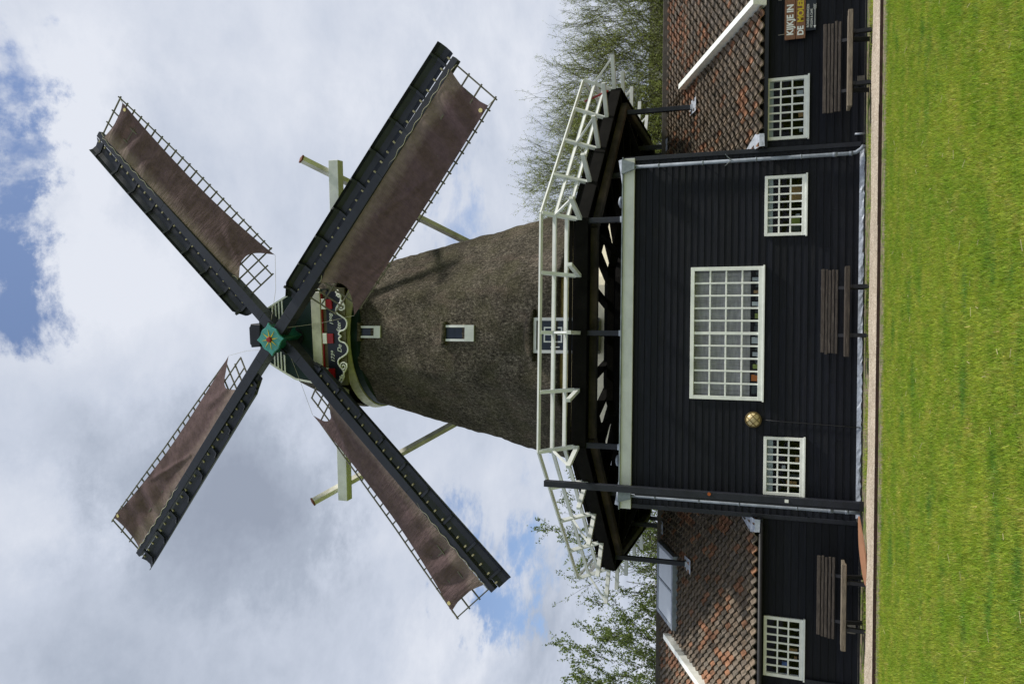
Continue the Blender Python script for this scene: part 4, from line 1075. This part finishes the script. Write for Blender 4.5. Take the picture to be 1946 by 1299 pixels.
text('lettering','RONDLEIDINGEN',.062,'white',a,(6.30,ys-.004,1.078),(1,0,0),(0,0,1),ext=.002,align='LEFT',sx=.93)
text('lettering','MOLEN & CAFE',.060,'white',a,(6.29,ys-.004,1.012),(1,0,0),(0,0,1),ext=.002,align='LEFT',sx=.90)
s=MB(); s.box(6.32,6.64,ys-.006,ys-.002,.967,.974); s.add([(6.27,ys-.005,.9705),(6.325,ys-.005,.945+.005),(6.325,ys-.005,.996)],[(0,1,2)])
for i in range(3): s.beam((6.64+.035*i,ys-.005,.9705),(6.68+.035*i,ys-.005,1.0),.006,.004,(0,1,0)); s.beam((6.64+.035*i,ys-.005,.9705),(6.68+.035*i,ys-.005,.945),.006,.004,(0,1,0))
s.build('arrow','white',a)

# ================================================================ trees and house behind
def tree(name,label,cat,x,y,h,seed,spread,levels,leafm,barkm,leafn,leafsz,group,r0=.16,upness=.35,trunkf=.22,kids=(7,6,6,5),minr=.013,sub=1.0,fill=0,fr=(3,3,4,8)):
    rs=random.Random(seed); root=thing(name,label,cat,(x,y,0),group)
    tr=MB(); cr_=MB(); tips=[]
    def grow(p,d,L,r,lev):
        n=4 if lev<2 else 3; pts=[p]; q=p.copy(); dd=d.copy(); rad=[r]
        for i in range(n):
            dd=(dd+V((rs.gauss(0,.10),rs.gauss(0,.10),rs.gauss(0,.06)+.05*upness))).normalized(); q=q+dd*L/n; pts.append(q.copy()); rad.append(max(minr*.6,r*(1-.6*(i+1)/n)))
        (tr if lev<2 else cr_).tube(pts,rad,5 if lev<2 else 3,cap=False)
        if lev>=levels-1: tips.append(pts)
        if lev>=levels: return
        nk=kids[min(lev,len(kids)-1)]
        for k in range(nk):
            f=rs.uniform(.35 if lev else .75,1.0); idx=f*n; i0=min(int(idx),n-1); b=pts[i0].lerp(pts[i0+1],idx-i0)
            a=rs.uniform(0,2*PI); tilt=rs.uniform(.35,.95)*spread
            o=dd.orthogonal().normalized(); o2=dd.cross(o); nd=(dd*cos(tilt)+(o*cos(a)+o2*sin(a))*sin(tilt)); nd=(nd+V((0,0,upness*rs.uniform(.2,1.)))).normalized()
            grow(b,nd,L*rs.uniform(.50,.78)*sub,max(minr,r*.42),lev+1)
    grow(V((x,y,0)),V((jit(.05),jit(.05),1)).normalized(),h*trunkf*1.6,r0,0)
    for _ in range(fill):
        while True:
            q=V((rs.uniform(-1,1),rs.uniform(-1,1),rs.uniform(-1,1)))
            if q.length<1 and q.length>rs.random()**.5*.9: break
        p=V((x+q.x*fr[0],y+q.y*fr[1],fr[3]+q.z*fr[2])); d=(V((q.x*.7,q.y*.7,.55+.5*q.z))+V((rs.gauss(0,.25),rs.gauss(0,.25),rs.gauss(0,.15)))).normalized(); L=rs.uniform(.7,1.6)
        def tw(p,d,L,r,n):
            pts=[p]
            for i in range(3):
                d=(d+V((rs.gauss(0,.13),rs.gauss(0,.13),rs.gauss(0,.08)+.08))).normalized(); p=p+d*L/3; pts.append(p)
            cr_.tube(pts,[r,r*.8,r*.6,r*.4],3,cap=False); tips.append(pts)
            for _k in range(n):
                b=pts[rs.randrange(1,4)]; nd=(d+V((rs.gauss(0,.5),rs.gauss(0,.5),rs.gauss(0,.3)))).normalized(); tw(b,nd,L*.55,r*.6,0 if n<3 else 2)
        tw(p,d,L,.013,4)
    tr.build('trunk',barkm,root)
    cro=cr_.build('crown',barkm,root)
    pos=[]
    for _ in range(leafn):
        t=rs.choice(tips); i=rs.randrange(len(t)-1); p=t[i].lerp(t[i+1],rs.random())+V((rs.gauss(0,.05),rs.gauss(0,.05),rs.gauss(0,.05))); pos.append(p)
    lf=MB()
    for p in pos:
        a=V((rs.gauss(0,1),rs.gauss(0,1),rs.gauss(0,1))).normalized(); b=a.orthogonal().normalized(); sz=leafsz*rs.uniform(.6,1.4)
        lf.add([p-a*sz,p+b*sz*.45,p+a*sz,p-b*sz*.45],[(0,1,2,3)],(rs.random(),0,0))
    lf.build('leaves',leafm,root)
    zmax=max(v[2] for v in cr_.v); xs_=[v[0] for v in cr_.v]; print('TREE',name,x,y,'zmax',round(zmax,1),'x',round(min(xs_),1),round(max(xs_),1),len(cr_.f))
    return root
GR='budding trees beyond the roofs'
K1=(7,6,6,5)
tree('budding_tree','leafiest olive budding tree, closest to the tower','tree',7.6,35,11.4,1,1.0,4,'leafolive','barkolive',80000,.036,GR,r0=.30,kids=K1,upness=.4,fill=950,fr=(3.2,3,4.4,7.2))
tree('budding_tree','budding tree rising behind the outer corner of the gallery','tree',11.6,36,11.2,2,1.0,4,'leafolive','barkolive',74000,.036,GR,r0=.30,kids=K1,upness=.4,fill=950,fr=(3.2,3,4.2,7.0))
tree('budding_tree','budding tree with crossing bare limbs behind the ridge','tree',15.4,35.5,10.6,3,1.0,4,'leafolive','barkolive',48000,.038,GR,r0=.30,kids=K1,upness=.4,fill=700,fr=(3.2,3,3.9,6.1))
tree('budding_tree','budding tree at the outer end of the ridge above the sign boards','tree',19.4,35,10.4,5,1.0,4,'leafolive','barkolive',48000,.038,GR,r0=.30,kids=K1,upness=.4,fill=700,fr=(3.2,3,3.9,6.0))
tree('leafy_tree','slender young tree with airy leaves above the rooflight','tree',-9.0,34,9.6,6,.85,4,'leafgreen','bark',11000,.06,None,r0=.12,kids=(6,5,5,4),sub=1.1,fill=60,fr=(2.2,2.2,3.4,7.0))
tree('leafy_tree','denser fresh green tree behind the lamp-side shed end','tree',-14.4,33,8.8,9,.95,4,'leafgreen','bark',30000,.06,None,r0=.14,kids=(6,6,5,5),sub=1.1,fill=180,fr=(2.6,2.4,3.2,6.0))
HB=thing('distant_house','pale rendered house glimpsed through the budding trees','house',(22,62,0))
s=MB(); s.box(16,34,60,70,0,9.0); s.build('wall','renderwall',HB)
s=MB(); s.extrude([(15.6,9.0),(34.4,9.0),(31,11.2),(19,11.2)],(0,59.6,0),(1,0,0),(0,0,1),(0,1,0),0,10.8); s.build('roof','housered',HB)
for xx in (17.2,19.6,22.,24.4,26.8,29.2,31.6):
    for zz_ in (1.2,3.9,6.6):
        s=MB(); s.box(xx,xx+1.3,59.93,59.99,zz_,zz_+1.7); s.build('window','housewin',HB)
